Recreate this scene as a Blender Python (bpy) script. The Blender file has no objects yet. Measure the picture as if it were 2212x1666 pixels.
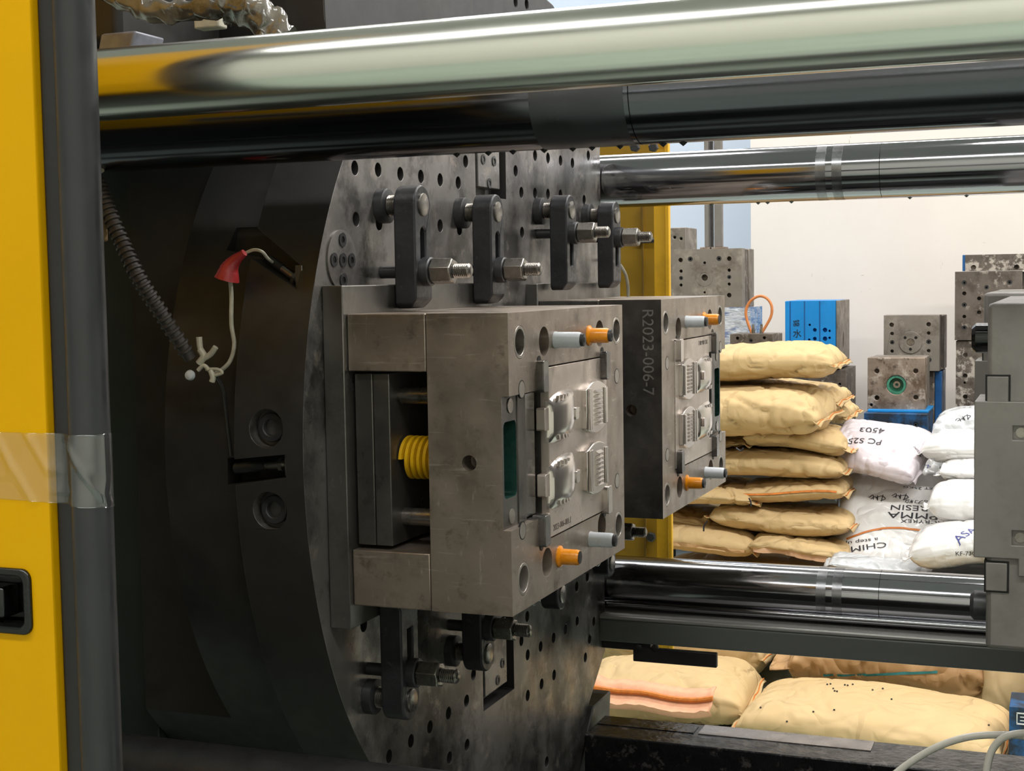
import bpy, bmesh, math, random
from mathutils import Vector, Matrix, noise
from mathutils.bvhtree import BVHTree
random.seed(7)
S = bpy.context.scene
COL = S.collection
PI = math.pi

# ---------------------------------------------------------------- camera
FPX = 3122.6
YAW, PITCH, ROLL = 0.370192, -0.071567, -0.016412
fw = Vector((-math.sin(YAW)*math.cos(PITCH), math.cos(YAW)*math.cos(PITCH), math.sin(PITCH)))
rt = Vector((math.cos(YAW), math.sin(YAW), 0)); up = rt.cross(fw)
r2 = rt*math.cos(ROLL)+up*math.sin(ROLL); u2 = -rt*math.sin(ROLL)+up*math.cos(ROLL)
CAM = Vector((0, 0, 1.5))
cd = bpy.data.cameras.new('camera'); cam = bpy.data.objects.new('camera', cd); COL.objects.link(cam)
cd.sensor_fit = 'HORIZONTAL'; cd.sensor_width = 36; cd.lens = 36*FPX/2212; cd.clip_start = .02; cd.clip_end = 100
cam.matrix_world = Matrix(((r2.x, u2.x, -fw.x, 0), (r2.y, u2.y, -fw.y, 0), (r2.z, u2.z, -fw.z, 1.5), (0, 0, 0, 1)))
S.camera = cam
def at(px, py, ax, val):
    """the surveyed place of a point of the photograph on the real plane x, y or z = val"""
    d = fw*FPX + r2*(px-1106) - u2*(py-833)
    i = 'xyz'.index(ax)
    return CAM + d*((val-CAM[i])/d[i])

# ---------------------------------------------------------------- world, lamps, exposure
S.view_settings.view_transform = 'Standard'; S.view_settings.look = 'None'
S.view_settings.gamma = 1; S.view_settings.use_curve_mapping = False
S.view_settings.exposure = 0.0
W = bpy.data.worlds.new('world'); S.world = W; W.use_nodes = True
W.node_tree.nodes['Background'].inputs[0].default_value = (.80, .88, 1, 1)
W.node_tree.nodes['Background'].inputs[1].default_value = .3
LAMPS = [  # x, y, z, length, width, watts, colour
    (0.6, 6.3, 4.6, 6.0, .5, 215, (1, .97, .93)),
    (-3.2, 3.9, 4.4, 4.0, .35, 90, (1, .98, .96)),
    (1.7, 3.3, 4.2, 4.0, .35, 215, (1, .98, .96)),
    (0.0, -.5, 4.4, 6.0, .4, 150, (1, 1, .97)),
    (-3.5, 8.6, 4.6, 3.0, .5, 130, (.90, .95, 1)),
]
for x, y, z, l, w, p, c in LAMPS:
    d = bpy.data.lights.new('tube_lamp', 'AREA'); d.shape = 'RECTANGLE'; d.size = l; d.size_y = w; d.energy = p; d.color = c
    o = bpy.data.objects.new('tube_lamp', d); o.location = (x, y, z); COL.objects.link(o)

# ---------------------------------------------------------------- helpers
def lin(h):
    h = h.lstrip('#'); v = [int(h[i:i+2], 16)/255 for i in (0, 2, 4)]
    return tuple(c/12.92 if c <= .04045 else ((c+.055)/1.055)**2.4 for c in v)
def M(name, col, rough=.5, metal=0., var=.2, scale=12, bump=0., bscale=90, stain=None, stretch=(1, 1, 1), coat=0., spec=.5, rvar=.12, alpha=1., trans=0., ior=1.5, fold=0.):
    m = bpy.data.materials.new(name); m.use_nodes = True
    nt = m.node_tree; N = nt.nodes; L = nt.links; b = N['Principled BSDF']
    c = lin(col) if isinstance(col, str) else col
    tc = N.new('ShaderNodeTexCoord'); mp = N.new('ShaderNodeMapping'); mp.inputs['Scale'].default_value = stretch
    L.new(tc.outputs['Object'], mp.inputs[0])
    nz = N.new('ShaderNodeTexNoise'); nz.inputs['Scale'].default_value = scale; nz.inputs['Detail'].default_value = 7; nz.inputs['Roughness'].default_value = .62
    L.new(mp.outputs[0], nz.inputs['Vector'])
    rp = N.new('ShaderNodeValToRGB'); rp.color_ramp.elements[0].position = .32; rp.color_ramp.elements[1].position = .68
    rp.color_ramp.elements[0].color = tuple(max(0, x*(1-var)) for x in c)+(1,); rp.color_ramp.elements[1].color = tuple(min(1, x*(1+var)) for x in c)+(1,)
    L.new(nz.outputs[0], rp.inputs[0]); out = rp.outputs[0]
    def over(colr, sc, lo, hi, amt, strv=(1, 1, 1)):
        nonlocal out
        mq = N.new('ShaderNodeMapping'); mq.inputs['Scale'].default_value = strv; mq.inputs['Location'].default_value = (sc*.13, 1.7, .3); L.new(tc.outputs['Object'], mq.inputs[0])
        n2 = N.new('ShaderNodeTexNoise'); n2.inputs['Scale'].default_value = sc; n2.inputs['Detail'].default_value = 8; n2.inputs['Roughness'].default_value = .68
        L.new(mq.outputs[0], n2.inputs['Vector'])
        mr = N.new('ShaderNodeMapRange'); mr.inputs[1].default_value = lo; mr.inputs[2].default_value = hi; mr.inputs[4].default_value = amt
        L.new(n2.outputs[0], mr.inputs[0])
        mx = N.new('ShaderNodeMix'); mx.data_type = 'RGBA'; L.new(mr.outputs[0], mx.inputs[0]); L.new(out, mx.inputs[6]); mx.inputs[7].default_value = (lin(colr) if isinstance(colr, str) else colr)+(1,)
        out = mx.outputs[2]
    for st in (stain or []): over(*st)
    L.new(out, b.inputs['Base Color'])
    b.inputs['Metallic'].default_value = metal
    b.inputs['Specular IOR Level'].default_value = spec
    b.inputs['Coat Weight'].default_value = coat; b.inputs['Coat Roughness'].default_value = .15
    b.inputs['Transmission Weight'].default_value = trans; b.inputs['IOR'].default_value = ior; b.inputs['Alpha'].default_value = alpha
    n3 = N.new('ShaderNodeTexNoise'); n3.inputs['Scale'].default_value = scale*2.3; n3.inputs['Detail'].default_value = 5; L.new(mp.outputs[0], n3.inputs['Vector'])
    mr = N.new('ShaderNodeMapRange'); mr.inputs[1].default_value = .3; mr.inputs[2].default_value = .7; mr.inputs[3].default_value = max(.02, rough-rvar); mr.inputs[4].default_value = min(1, rough+rvar)
    L.new(n3.outputs[0], mr.inputs[0]); L.new(mr.outputs[0], b.inputs['Roughness'])
    if fold:                                                       # sharp paper or film creases: ridges of a stretched noise
        n5 = N.new('ShaderNodeTexNoise'); n5.inputs['Scale'].default_value = 5.5; n5.inputs['Detail'].default_value = 2.2; n5.inputs['Distortion'].default_value = .6; L.new(tc.outputs['Object'], n5.inputs['Vector'])
        ms = N.new('ShaderNodeMath'); ms.operation = 'SUBTRACT'; ms.inputs[1].default_value = .5; L.new(n5.outputs[0], ms.inputs[0])
        ma = N.new('ShaderNodeMath'); ma.operation = 'ABSOLUTE'; L.new(ms.outputs[0], ma.inputs[0])
        mn = N.new('ShaderNodeMath'); mn.operation = 'MINIMUM'; mn.inputs[1].default_value = .10; L.new(ma.outputs[0], mn.inputs[0])
        bf = N.new('ShaderNodeBump'); bf.inputs['Strength'].default_value = fold; bf.inputs['Distance'].default_value = .12; L.new(mn.outputs[0], bf.inputs['Height']); L.new(bf.outputs[0], b.inputs['Normal'])
    if bump:
        n4 = N.new('ShaderNodeTexNoise'); n4.inputs['Scale'].default_value = bscale; n4.inputs['Detail'].default_value = 6; L.new(mp.outputs[0], n4.inputs['Vector'])
        bp = N.new('ShaderNodeBump'); bp.inputs['Strength'].default_value = bump; bp.inputs['Distance'].default_value = .004; L.new(n4.outputs[0], bp.inputs['Height']); L.new(bp.outputs[0], b.inputs['Normal'])
        if fold: L.new(bf.outputs[0], bp.inputs['Normal'])
    return m
WORLD = {}
def base(o):
    v = Vector((0, 0, 0))
    while o: v = v + WORLD.get(o.name, Vector(o.location)); o = o.parent
    return v
class MB:
    def __init__(s): s.v = []; s.f = []
    def add(s, vs, fs):
        n = len(s.v); s.v += [tuple(v) for v in vs]; s.f += [tuple(i+n for i in f) for f in fs]; return s
    def box(s, x0, x1, y0, y1, z0, z1):
        return s.add([(x0,y0,z0),(x1,y0,z0),(x1,y1,z0),(x0,y1,z0),(x0,y0,z1),(x1,y0,z1),(x1,y1,z1),(x0,y1,z1)],
                     [(0,3,2,1),(4,5,6,7),(0,1,5,4),(1,2,6,5),(2,3,7,6),(3,0,4,7)])
    def lathe(s, p, d, prof, n=24):
        """prof: list of (distance along d, radius); closed with caps"""
        p = Vector(p); d = Vector(d).normalized(); a = d.orthogonal().normalized(); b = d.cross(a)
        vs = []; fs = []
        for t, r in prof:
            for k in range(n):
                q = 2*PI*k/n; vs.append(p+d*t+(a*math.cos(q)+b*math.sin(q))*r)
        m = len(prof)
        for i in range(m-1):
            for k in range(n):
                fs.append((i*n+k, i*n+(k+1) % n, (i+1)*n+(k+1) % n, (i+1)*n+k))
        fs.append(tuple(range(n-1, -1, -1))); fs.append(tuple((m-1)*n+k for k in range(n)))
        return s.add(vs, fs)
    def cyl(s, p0, p1, r, n=24, r1=None):
        p0 = Vector(p0); p1 = Vector(p1); d = p1-p0
        return s.lathe(p0, d, [(0, r), (d.length, r if r1 is None else r1)], n)
    def ring(s, p, d, r0, r1, h, n=28):
        p = Vector(p); d = Vector(d).normalized(); a = d.orthogonal().normalized(); b = d.cross(a); vs = []; fs = []
        for t, r in ((0, r0), (0, r1), (h, r1), (h, r0)):
            for k in range(n):
                q = 2*PI*k/n; vs.append(p+d*t+(a*math.cos(q)+b*math.sin(q))*r)
        for i in range(4):
            for k in range(n):
                j = (i+1) % 4; fs.append((i*n+k, i*n+(k+1) % n, j*n+(k+1) % n, j*n+k))
        return s.add(vs, fs)
    def prism(s, poly, axis, a0, a1):
        """poly: 2-D outline in the two other axes, in order (y,z),(x,z) or (x,y)"""
        n = len(poly)
        def P(u, v, w):
            return {'x': (w, u, v), 'y': (u, w, v), 'z': (u, v, w)}[axis]
        vs = [P(u, v, a0) for u, v in poly]+[P(u, v, a1) for u, v in poly]
        area = sum(poly[i][0]*poly[(i+1) % n][1]-poly[(i+1) % n][0]*poly[i][1] for i in range(n))
        flip = (area > 0) == (axis != 'y')
        lo = tuple(range(n)); hi = tuple(n+i for i in range(n))
        fs = [lo[::-1] if flip else lo, hi if flip else hi[::-1]]
        for i in range(n):
            j = (i+1) % n; q = (i, j, n+j, n+i); fs.append(q if flip else q[::-1])
        return s.add(vs, fs)
    def tube(s, pts, r, n=10, cyc=False):
        pts = [Vector(p) for p in pts]; vs = []; fs = []; m = len(pts)
        t0 = (pts[1]-pts[0]).normalized(); a = t0.orthogonal().normalized()
        for i, p in enumerate(pts):
            if cyc: t = (pts[(i+1) % m]-pts[i-1]).normalized()
            else: t = (pts[min(i+1, m-1)]-pts[max(i-1, 0)]).normalized()
            a = (a-t*a.dot(t)).normalized(); b = t.cross(a)
            rr = r(i/(m-1)) if callable(r) else r
            for k in range(n):
                q = 2*PI*k/n; vs.append(p+(a*math.cos(q)+b*math.sin(q))*rr)
        for i in range(m if cyc else m-1):
            j = (i+1) % m
            for k in range(n): fs.append((i*n+k, i*n+(k+1) % n, j*n+(k+1) % n, j*n+k))
        if not cyc: fs += [tuple(range(n-1, -1, -1)), tuple((m-1)*n+k for k in range(n))]
        return s.add(vs, fs)
    def build(s, name, mat, parent=None, bevel=0., smooth=35, seg=2, recalc=False):
        me = bpy.data.meshes.new(name); off = base(parent) if parent else Vector((0, 0, 0))
        me.from_pydata([tuple(Vector(v)-off) for v in s.v], [], s.f); me.update()
        if recalc:
            bm = bmesh.new(); bm.from_mesh(me); bmesh.ops.recalc_face_normals(bm, faces=bm.faces); bm.to_mesh(me); bm.free()
        o = bpy.data.objects.new(name, me); COL.objects.link(o)
        if mat: me.materials.append(mat)
        if parent: o.parent = parent
        if smooth:
            me.polygons.foreach_set('use_smooth', [True]*len(me.polygons)); me.set_sharp_from_angle(angle=math.radians(smooth))
        if bevel:
            b = o.modifiers.new('edge', 'BEVEL'); b.width = bevel; b.segments = seg; b.limit_method = 'ANGLE'; b.angle_limit = math.radians(40); b.harden_normals = False
        return o
def tag(o, label, cat, group=None, kind=None):
    o['label'] = label; o['category'] = cat
    if group: o['group'] = group
    if kind: o['kind'] = kind
    return o
def thing(name, loc, label, cat, group=None):
    o = bpy.data.objects.new(name, None); o.empty_display_size = .05; o.location = loc; COL.objects.link(o)
    return tag(o, label, cat, group)
def struct(name, mb, mat, **k):
    o = mb.build(name, mat, **k); o['kind'] = 'structure'; return o
def cut(o, cutter, smooth=35):
    """subtract a cutter shape (same coordinates as o's mesh) and bake the result"""
    off = base(o); cutter.v = [tuple(Vector(v)-off) for v in cutter.v]
    c = cutter.build('cutter', None, None, smooth=0, recalc=True)
    saved = [(m.width, m.segments) for m in o.modifiers if m.type == 'BEVEL']; par = o.parent; loc = o.location.copy()
    o.modifiers.clear(); o.parent = None; o.location = (0, 0, 0)
    bo = o.modifiers.new('cut', 'BOOLEAN'); bo.operation = 'DIFFERENCE'; bo.solver = 'EXACT'; bo.object = c
    dg = bpy.context.evaluated_depsgraph_get(); dg.update()
    me = bpy.data.meshes.new_from_object(o.evaluated_get(dg)); o.modifiers.clear(); o.data = me
    bpy.data.objects.remove(c); o.parent = par; o.location = loc
    me.polygons.foreach_set('use_smooth', [True]*len(me.polygons)); me.set_sharp_from_angle(angle=math.radians(smooth))
    for w, sg in saved:
        b = o.modifiers.new('edge', 'BEVEL'); b.width = w; b.segments = sg; b.limit_method = 'ANGLE'; b.angle_limit = math.radians(40)
    return o
def copy_tree(o, parent=None, k=None):
    c = o.copy(); COL.objects.link(c)
    if parent: c.parent = parent
    for ch in list(o.children): copy_tree(ch, c)
    return c
def rrect(u0, u1, v0, v1, r, n=5):
    p = []
    for cu, cv, a in ((u1-r, v1-r, 0), (u0+r, v1-r, 90), (u0+r, v0+r, 180), (u1-r, v0+r, 270)):
        for k in range(n+1):
            q = math.radians(a+90*k/n); p.append((cu+r*math.cos(q), cv+r*math.sin(q)))
    return p
def spline(pts, n=8):
    pts = [Vector(p) for p in pts]; out = []
    P = [pts[0]*2-pts[1]]+pts+[pts[-1]*2-pts[-2]]
    for i in range(1, len(P)-2):
        for k in range(n):
            t = k/n; a, b, c, d = P[i-1], P[i], P[i+1], P[i+2]
            out.append(.5*((2*b)+(c-a)*t+(2*a-5*b+4*c-d)*t*t+(3*b-a-3*c+d)*t**3))
    out.append(pts[-1]); return out
def text_mesh(txt, size, extrude=0.):
    cu = bpy.data.curves.new('lettering', 'FONT'); cu.body = txt; cu.size = size; cu.align_x = 'CENTER'; cu.align_y = 'CENTER'; cu.extrude = extrude; cu.resolution_u = 3
    o = bpy.data.objects.new('lettering', cu); COL.objects.link(o)
    dg = bpy.context.evaluated_depsgraph_get(); dg.update()
    me = bpy.data.meshes.new_from_object(o.evaluated_get(dg)); bpy.data.objects.remove(o)
    vs = [v.co.copy() for v in me.vertices]; fs = [tuple(p.vertices) for p in me.polygons]; bpy.data.meshes.remove(me)
    return vs, fs
def flat_text(name, txt, size, origin, u, v, mat, parent, extrude=.0004):
    """lettering lying on a flat face: u is the reading direction, v is up for the letters"""
    vs, fs = text_mesh(txt, size, extrude); o = Vector(origin); u = Vector(u); v = Vector(v); w = u.cross(v)
    return MB().add([o+u*p.x+v*p.y+w*p.z for p in vs], fs).build(name, mat, parent, smooth=0)

# ---------------------------------------------------------------- materials
mouldsteel = M('ground_mould_steel', '#998c80', .40, .70, .16, 9, .05, 160, stain=[('#4d443b', 14, .54, .72, .55), ('#3a332d', 30, .58, .68, .45), ('#d0c6bb', 26, .60, .66, .35, (.35, 1, 5)), ('#d0c6bb', 40, .62, .68, .4, (3, 1, .5))])
mouldface = M('ground_parting_face', '#a39c94', .36, .8, .12, 10, .03, 200, stain=[('#6a625b', 10, .55, .75, .5)])
darksteel = M('shaded_oily_mould_steel', '#6f6c69', .22, .75, .25, 7, .04, 120, stain=[('#2b2a2a', 6, .45, .65, .7)])  # oily steel with shade and dark reflection put into its colour
ejsteel = M('oily_ejector_steel', '#625e5a', .36, .7, .2, 9, .04, 120, stain=[('#3a3836', 8, .5, .66, .6)])
insertsteel = M('milled_insert_steel', '#bfb2a8', .34, .6, .08, 14, .0, 220, stain=[('#94877d', 9, .52, .7, .4)])
polished = M('polished_core_steel', '#cfc7c1', .22, .85, .03, 20, .0, 90, rvar=.0)
platensteel = M('oily_platen_steel', '#807c79', .34, .6, .22, 6, .06, 110, stain=[('#2c2a2a', 3.4, .46, .58, .85), ('#1f1e1e', 11, .54, .64, .6), ('#b3a79c', 18, .58, .68, .5)])
blackcast = M('black_painted_casting', '#2d2b2a', .5, .05, .25, 8, .08, 60, stain=[('#2c2623', 9, .55, .7, .5), ('#111111', 5, .5, .7, .6)])
blackiron = M('black_oxide_iron', '#3a3a3c', .42, .35, .2, 25, .10, 150)
clampface = M('worn_black_iron', '#303033', .42, .3, .25, 30, .12, 160, stain=[('#77726c', 40, .6, .75, .5)])
nutsteel = M('worn_nut_steel', '#8b8680', .30, .85, .2, 40, .02, 200, rvar=.05, stain=[('#40392f', 30, .5, .7, .6)])
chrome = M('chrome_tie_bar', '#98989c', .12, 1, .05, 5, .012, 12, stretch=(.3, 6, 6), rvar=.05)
dullband = M('dull_oil_band', '#515257', .38, .9, .1, 6, .02, 14)
chromedark = M('reflection_darkened_chrome', '#5f6066', .16, 1, .08, 5, .02, 12, stretch=(.3, 6, 6), rvar=.06)  # chrome colour darkened to imitate the dark surroundings it would mirror
chromedull = M('smeared_chrome', '#87878a', .24, .9, .15, 6, .03, 14, stretch=(.4, 5, 5), rvar=.1, stain=[('#3a3a3c', 5, .5, .6, .6)])
tubechrome = M('brushed_guide_tube', '#d6d6cf', .20, 1, .04, 5, .01, 10, stretch=(.3, 6, 6), rvar=.05)
yellow = M('yellow_enamel', '#d29c00', .45, 0, .05, 3, .02, 20, spec=.12, stain=[('#a67b00', 7, .66, .8, .5)])
yellowshade = M('shaded_oily_guard_paint', '#967410', .5, 0, .15, 3, .03, 30, stain=[('#5c4120', 2.2, .5, .66, .8)])  # guard yellow darkened to paint in its shade, plus brown oil stains
yellowin = M('yellow_guard_paint', '#d9a41c', .45, 0, .1, 4, .03, 30, stain=[('#7a5a12', 4, .55, .75, .5)])
rubber = M('black_rubber', '#1c1c1e', .5, 0, .15, 20, .05, 90)
rubbertube = M('grey_black_rubber_tube', '#252528', .40, 0, .12, 14, .04, 80, stain=[('#404046', 18, .6, .75, .4)])
blackgloss = M('gloss_black_plastic', '#0b0b0b', .22, 0, .2, 20)
plasticclear = bpy.data.materials.new('clear_tape_film'); plasticclear.use_nodes = True
_n = plasticclear.node_tree; _n.nodes.clear()
_o = _n.nodes.new('ShaderNodeOutputMaterial'); _m = _n.nodes.new('ShaderNodeMixShader'); _t = _n.nodes.new('ShaderNodeBsdfTransparent'); _g = _n.nodes.new('ShaderNodeBsdfGlossy')
_m.inputs[0].default_value = .09; _t.inputs[0].default_value = (.97, .97, .97, 1); _g.inputs['Roughness'].default_value = .12
_n.links.new(_t.outputs[0], _m.inputs[1]); _n.links.new(_g.outputs[0], _m.inputs[2]); _n.links.new(_m.outputs[0], _o.inputs[0])
filmwrap = M('crumpled_plastic_wrap', '#6d675e', .15, 0, .4, 12, .8, 30, coat=1, stain=[('#c98a1c', 7, .64, .68, .8), ('#2f2a25', 9, .5, .6, .8), ('#c9cbc8', 26, .64, .70, .8)])
bluewrap = M('plastic_wrap_over_blue', '#b9bcc4', .18, 0, .25, 14, .9, 40, coat=.8, stretch=(1, 1, 3), stain=[('#3f5c93', 12, .5, .62, .8, (1, 1, 4)), ('#e9eaf0', 24, .58, .66, .9, (1, 1, 4))])
hosemat = M('dusty_corrugated_conduit', '#3b3531', .6, 0, .25, 40, .1, 150)
cablewhite = M('dirty_white_cable', '#b9b3a2', .5, 0, .2, 60)
hosewhite = M('milky_white_hose', '#d6d2c8', .35, 0, .1, 30, coat=.3)
cableblack = M('black_cable', '#1d1d1d', .5, 0, .1, 40)
redplastic = M('red_connector_sleeve', '#9c2a2c', .35, 0, .2, 40, .2, 90)
whiteplastic = M('white_nylon', '#c9cdd2', .35, 0, .04, 40)
orangeplastic = M('amber_urethane', '#e08a0e', .28, 0, .1, 60, spec=.6)
springyellow = M('yellow_spring_paint', '#d9a915', .4, 0, .15, 60, stain=[('#6b5210', 30, .58, .7, .6)])
greengrease = M('green_grease', '#1f3f37', .3, .2, .3, 40, .1, 80)
holedark = M('bore_black', '#161616', .5, .4, .2, 30)
bedsteel = M('wet_black_bed_steel', '#242325', .25, .3, .3, 14, .5, 70, stain=[('#7a7270', 34, .58, .64, .6)])
polstrip = M('bright_way_strip', '#a89f9b', .3, .5, .12, 12, .04, 60, stain=[('#4a4446', 7, .55, .65, .8)])
railmat = M('green_grey_rail', '#6a6d69', .5, .0, .15, 6, .04, 60, stretch=(.3, 1, 1))
railtop = M('bright_rail_edge', '#b5b3af', .35, .35, .1, 6, .02, 40, stretch=(.2, 1, 1))
kraft = M('tan_kraft_paper', '#c3a87b', .68, 0, .06, 5, .12, 26, spec=.25, fold=.55)
kraftb = M('brown_kraft_paper', '#b8946a', .7, 0, .10, 5, .2, 30, spec=.25, fold=.8, stain=[('#a27848', 6, .55, .75, .5)])
kraftp = M('pink_kraft_paper', '#d3ac8b', .7, 0, .06, 5, .2, 26, spec=.25, fold=.6)
kraftg = M('sage_kraft_paper', '#cdb68c', .7, 0, .06, 4, .08, 20, spec=.25)
orangethread = M('orange_sewn_tape', '#c9762c', .7, 0, .2, 60)
pinktape = M('pink_crepe_tape', '#d9a07e', .75, 0, .1, 30, .2, 60)
whitefilm = M('white_film_sack', '#dddbd9', .26, 0, .04, 5, .22, 22, coat=.6, fold=.5)
pinkfilm = M('lilac_film_sack', '#cfc5cb', .26, 0, .04, 5, .2, 22, coat=.6, fold=.4)
greyfilm = M('grey_white_film_sack', '#c3c6c9', .24, 0, .05, 5, .3, 26, coat=.6, fold=.8)
inkblack = M('black_print', '#1b1b22', .5, 0, .05, 20)
inkblue = M('blue_print', '#3a3f86', .5, 0, .1, 20)
inkorange = M('orange_print', '#c0702c', .5, 0, .08, 20)
inkteal = M('teal_print', '#2f7d80', .5, 0, .12, 20)
wallwhite = M('chipped_white_plaster', '#efe6df', .75, 0, .025, 2.2, .08, 14, spec=.2, stain=[('#8f8078', 9, .69, .715, .75, (3.5, 1, .6)), ('#8f8078', 14, .70, .72, .6, (.5, 1, 4))])
wallblue = M('pale_blue_plaster', '#d3dbe8', .8, 0, .02, 2, .02, 10, spec=.2)
wallplain = M('white_painted_wall', '#e6e5dc', .7, 0, .03, 2, .02, 10, spec=.2)
ceilmat = M('grey_roof_sheet', '#c4c6c8', .7, 0, .04, 2)
floormat = M('green_painted_floor', '#b3c1b5', .35, 0, .08, 2, .02, 20)
rustgrey = M('stored_mould_grey', '#80786f', .5, .3, .16, 7, .06, 60, stain=[('#b3a89c', 7, .52, .62, .5), ('#55493f', 11, .52, .62, .55)])
rustbrown = M('rusted_mould_face', '#877769', .55, .2, .25, 10, .12, 50, stain=[('#55412f', 6, .48, .58, .8), ('#c0b4a7', 10, .53, .61, .7), ('#3d2f26', 24, .56, .64, .7)])
rustdark = M('dark_stained_mould', '#665c54', .5, .25, .25, 8, .08, 50, stain=[('#3a302a', 6, .48, .6, .7), ('#aea498', 18, .56, .64, .7)])
swirl = M('swirled_rust_plate', '#645b53', .5, .4, .4, 24, .15, 40, stain=[('#c4bab0', 17, .50, .57, .85), ('#3c322b', 9, .52, .62, .7)])
bluepaint = M('bright_blue_paint', '#0f86cf', .45, 0, .08, 6, .03, 40, stain=[('#0a5f97', 10, .62, .74, .6)])
bluedirty = M('grimy_blue_paint', '#1d4f7d', .5, .1, .3, 10, .06, 40, stain=[('#1f2226', 9, .46, .58, .9), ('#2f86c9', 14, .64, .70, .8)])
bluedeep = M('deep_blue_paint', '#15528c', .45, 0, .15, 8)
rackmat = M('dark_rack_steel', '#3a3735', .6, .2, .2, 6)
wood = M('pallet_wood', '#a98963', .7, 0, .2, 8, .1, 50, stretch=(.2, 3, 3))
greyfixed = M('grey_fixed_mould_steel', '#7d7975', .48, .25, .12, 6, .04, 90, stain=[('#5e5753', 6, .52, .68, .6)])
glow = M('lamp_housing', '#dddddd', .5)
orangehose = M('orange_hose', '#c87b45', .4, 0, .1, 30)

# ---------------------------------------------------------------- the hall
YB, YA = 9.0, 10.6
XC = at(1622, 500, 'y', YB).x
struct('floor', MB().box(-9, 7, -4.2, 11, -.1, 0), floormat)
struct('wall_back', MB().box(XC, 7, YB, YB+.2, 0, 5), wallwhite)
struct('wall_alcove', MB().box(-9, XC+.6, YA, YA+.2, 0, 5), wallblue)
struct('wall_left', MB().box(-9.2, -9, -4.2, 11, 0, 5), wallplain)
struct('wall_right', MB().box(7, 7.2, -4.2, 11, 0, 5), wallplain)
struct('wall_front', MB().box(-9, 7, -2.5, -2.3, 0, 5), wallplain)
struct('ceiling', MB().box(-9.2, 7.2, -4.4, 11.2, 5, 5.2), ceilmat)
for i, (x, y, z, l, w, p, c) in enumerate(LAMPS):
    t = thing('ceiling_light', (x, y, z+.02), 'long fluorescent fitting hung from the grey hall ceiling', 'lamp', 'fluorescent fittings of the hall')
    MB().box(x-l/2, x+l/2, y-w/2, y+w/2, z+.02, z+.07).build('housing', glow, t)
    for sx in (-1, 1): MB().cyl((x+sx*l*.4, y, z+.07), (x+sx*l*.4, y, 5), .008, 8).build('hanger', glow, t)

# ---------------------------------------------------------------- moving platen
XP = -0.949; PC = (2.376, 1.262); PR = .70
def arc_profile():
    p = []
    a0 = math.asin((1.70-PC[1])/PR); a1 = math.asin((PC[1]-.574)/PR); p += [(1.9, 2.1), (1.755, 2.0), (1.765, 1.86), (1.80, 1.76)]
    n = 64
    for k in range(n+1):
        q = a0-(a0+a1)*k/n; p.append((PC[0]-PR*math.cos(q), PC[1]+PR*math.sin(q)))
    p += [(2.60, .46), (2.74, .47), (2.862, .60), (2.985, .69), (2.99, 1.84), (2.70, 2.036), (2.2, 2.10)]
    return p
plat = thing('moving_platen', (XP, 2.35, .42), 'big black drilled machine platen carrying the two open moulds', 'machine platen')
body = MB().prism(arc_profile(), 'x', -1.055, XP).build('face_plate', platensteel, plat, bevel=.004, recalc=True)
HOLES = [(766.6,363),(817,367),(865,376),(909.5,381.5),(951,388.7),(990,395),(1006,349),(769.5,473.7),(819,482.8),(951,488),(992.6,495),(1114,369.5),(1126.5,416),(1156,417.6),(1184,341.7),(1211,347),(1236.7,352.5),(1184,419.5),(1211,421),(1262,432),(1156,336),(1271,336),(1128,502.6),
 (1139,1332),(1126.5,1384),(1140,1415),(1168,1397),(1196,1378),(1222,1360),(1247,1342),(1269,1247),(1246,1267),(1283,1343),(1274,1381),(1264.6,1420.5),(1197,1458.5),(1170,1478),(1140,1503),(1023,1457),(1008,1514.5),(969,1541),(929,1570.6),(888,1601),(841,1634),(971,1637.5),(1009,1610),(1181,1646),(786,1350)]
def paint(o, mat, cond):
    me = o.data; me.materials.append(mat); k = len(me.materials)-1
    for p in me.polygons:
        if cond(p.normal, p.center): p.material_index = k
uf = MB().prism([(1.768, 1.83), (1.757, 2.0), (1.9, 2.097), (2.2, 2.097), (2.70, 2.033), (2.94, 1.875), (2.98, 1.83)], 'x', XP+.0002, XP+.0016).build('upper_face', M('blue_black_paint', '#46464a', .5, .1, .15, 7, .04, 60), plat, recalc=True)
cut(uf, MB().cyl((XP-.02, at(1112, 4, 'x', XP).y, at(1112, 4, 'x', XP).z), (XP+.02, at(1112, 4, 'x', XP).y, at(1112, 4, 'x', XP).z), .0105, 14).cyl((XP-.02, at(1136, 9, 'x', XP).y, at(1136, 9, 'x', XP).z), (XP+.02, at(1136, 9, 'x', XP).y, at(1136, 9, 'x', XP).z), .0105, 14))
hp = [at(x, y, 'x', XP) for x, y in HOLES+[(1112, 4), (1136, 9)]]
for yy, zz in ((1.95, 1.98), (2.05, 2.0), (2.15, 2.02), (2.55, 1.9), (2.75, 1.85)): hp.append(Vector((XP, yy, zz)))
c = MB()
for p in hp: c.lathe((XP+.01, p.y, p.z), (-1, 0, 0), [(0, .0105), (.05, .0105)], 14)
cut(body, c)
c = MB()
for z in (1.713, .831): c.cyl((-1.2, 1.62, z), (-.9, 1.62, z), .098, 40)     # bites round the near tie bars
for z in (1.715, .831): c.cyl((-1.2, 3.05, z), (-.9, 3.05, z), .062, 40)
c.box(XP-.03, XP+.01, 2.290, 2.432, 1.648, 2.2); c.box(XP-.03, XP+.01, 2.283, 2.432, .754, .90)    # tee slots
s1 = [at(x, y, 'y', 1.75) for x, y in ((466, 540), (474, 490), (548, 488), (668, 575), (668, 625), (560, 560))]
c.prism([(p.x, p.z) for p in s1], 'y', 1.6, 1.79)
s2 = [at(x, y, 'y', 1.70) for x, y in ((482, 992), (637, 978), (637, 1028), (482, 1050))]
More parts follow.
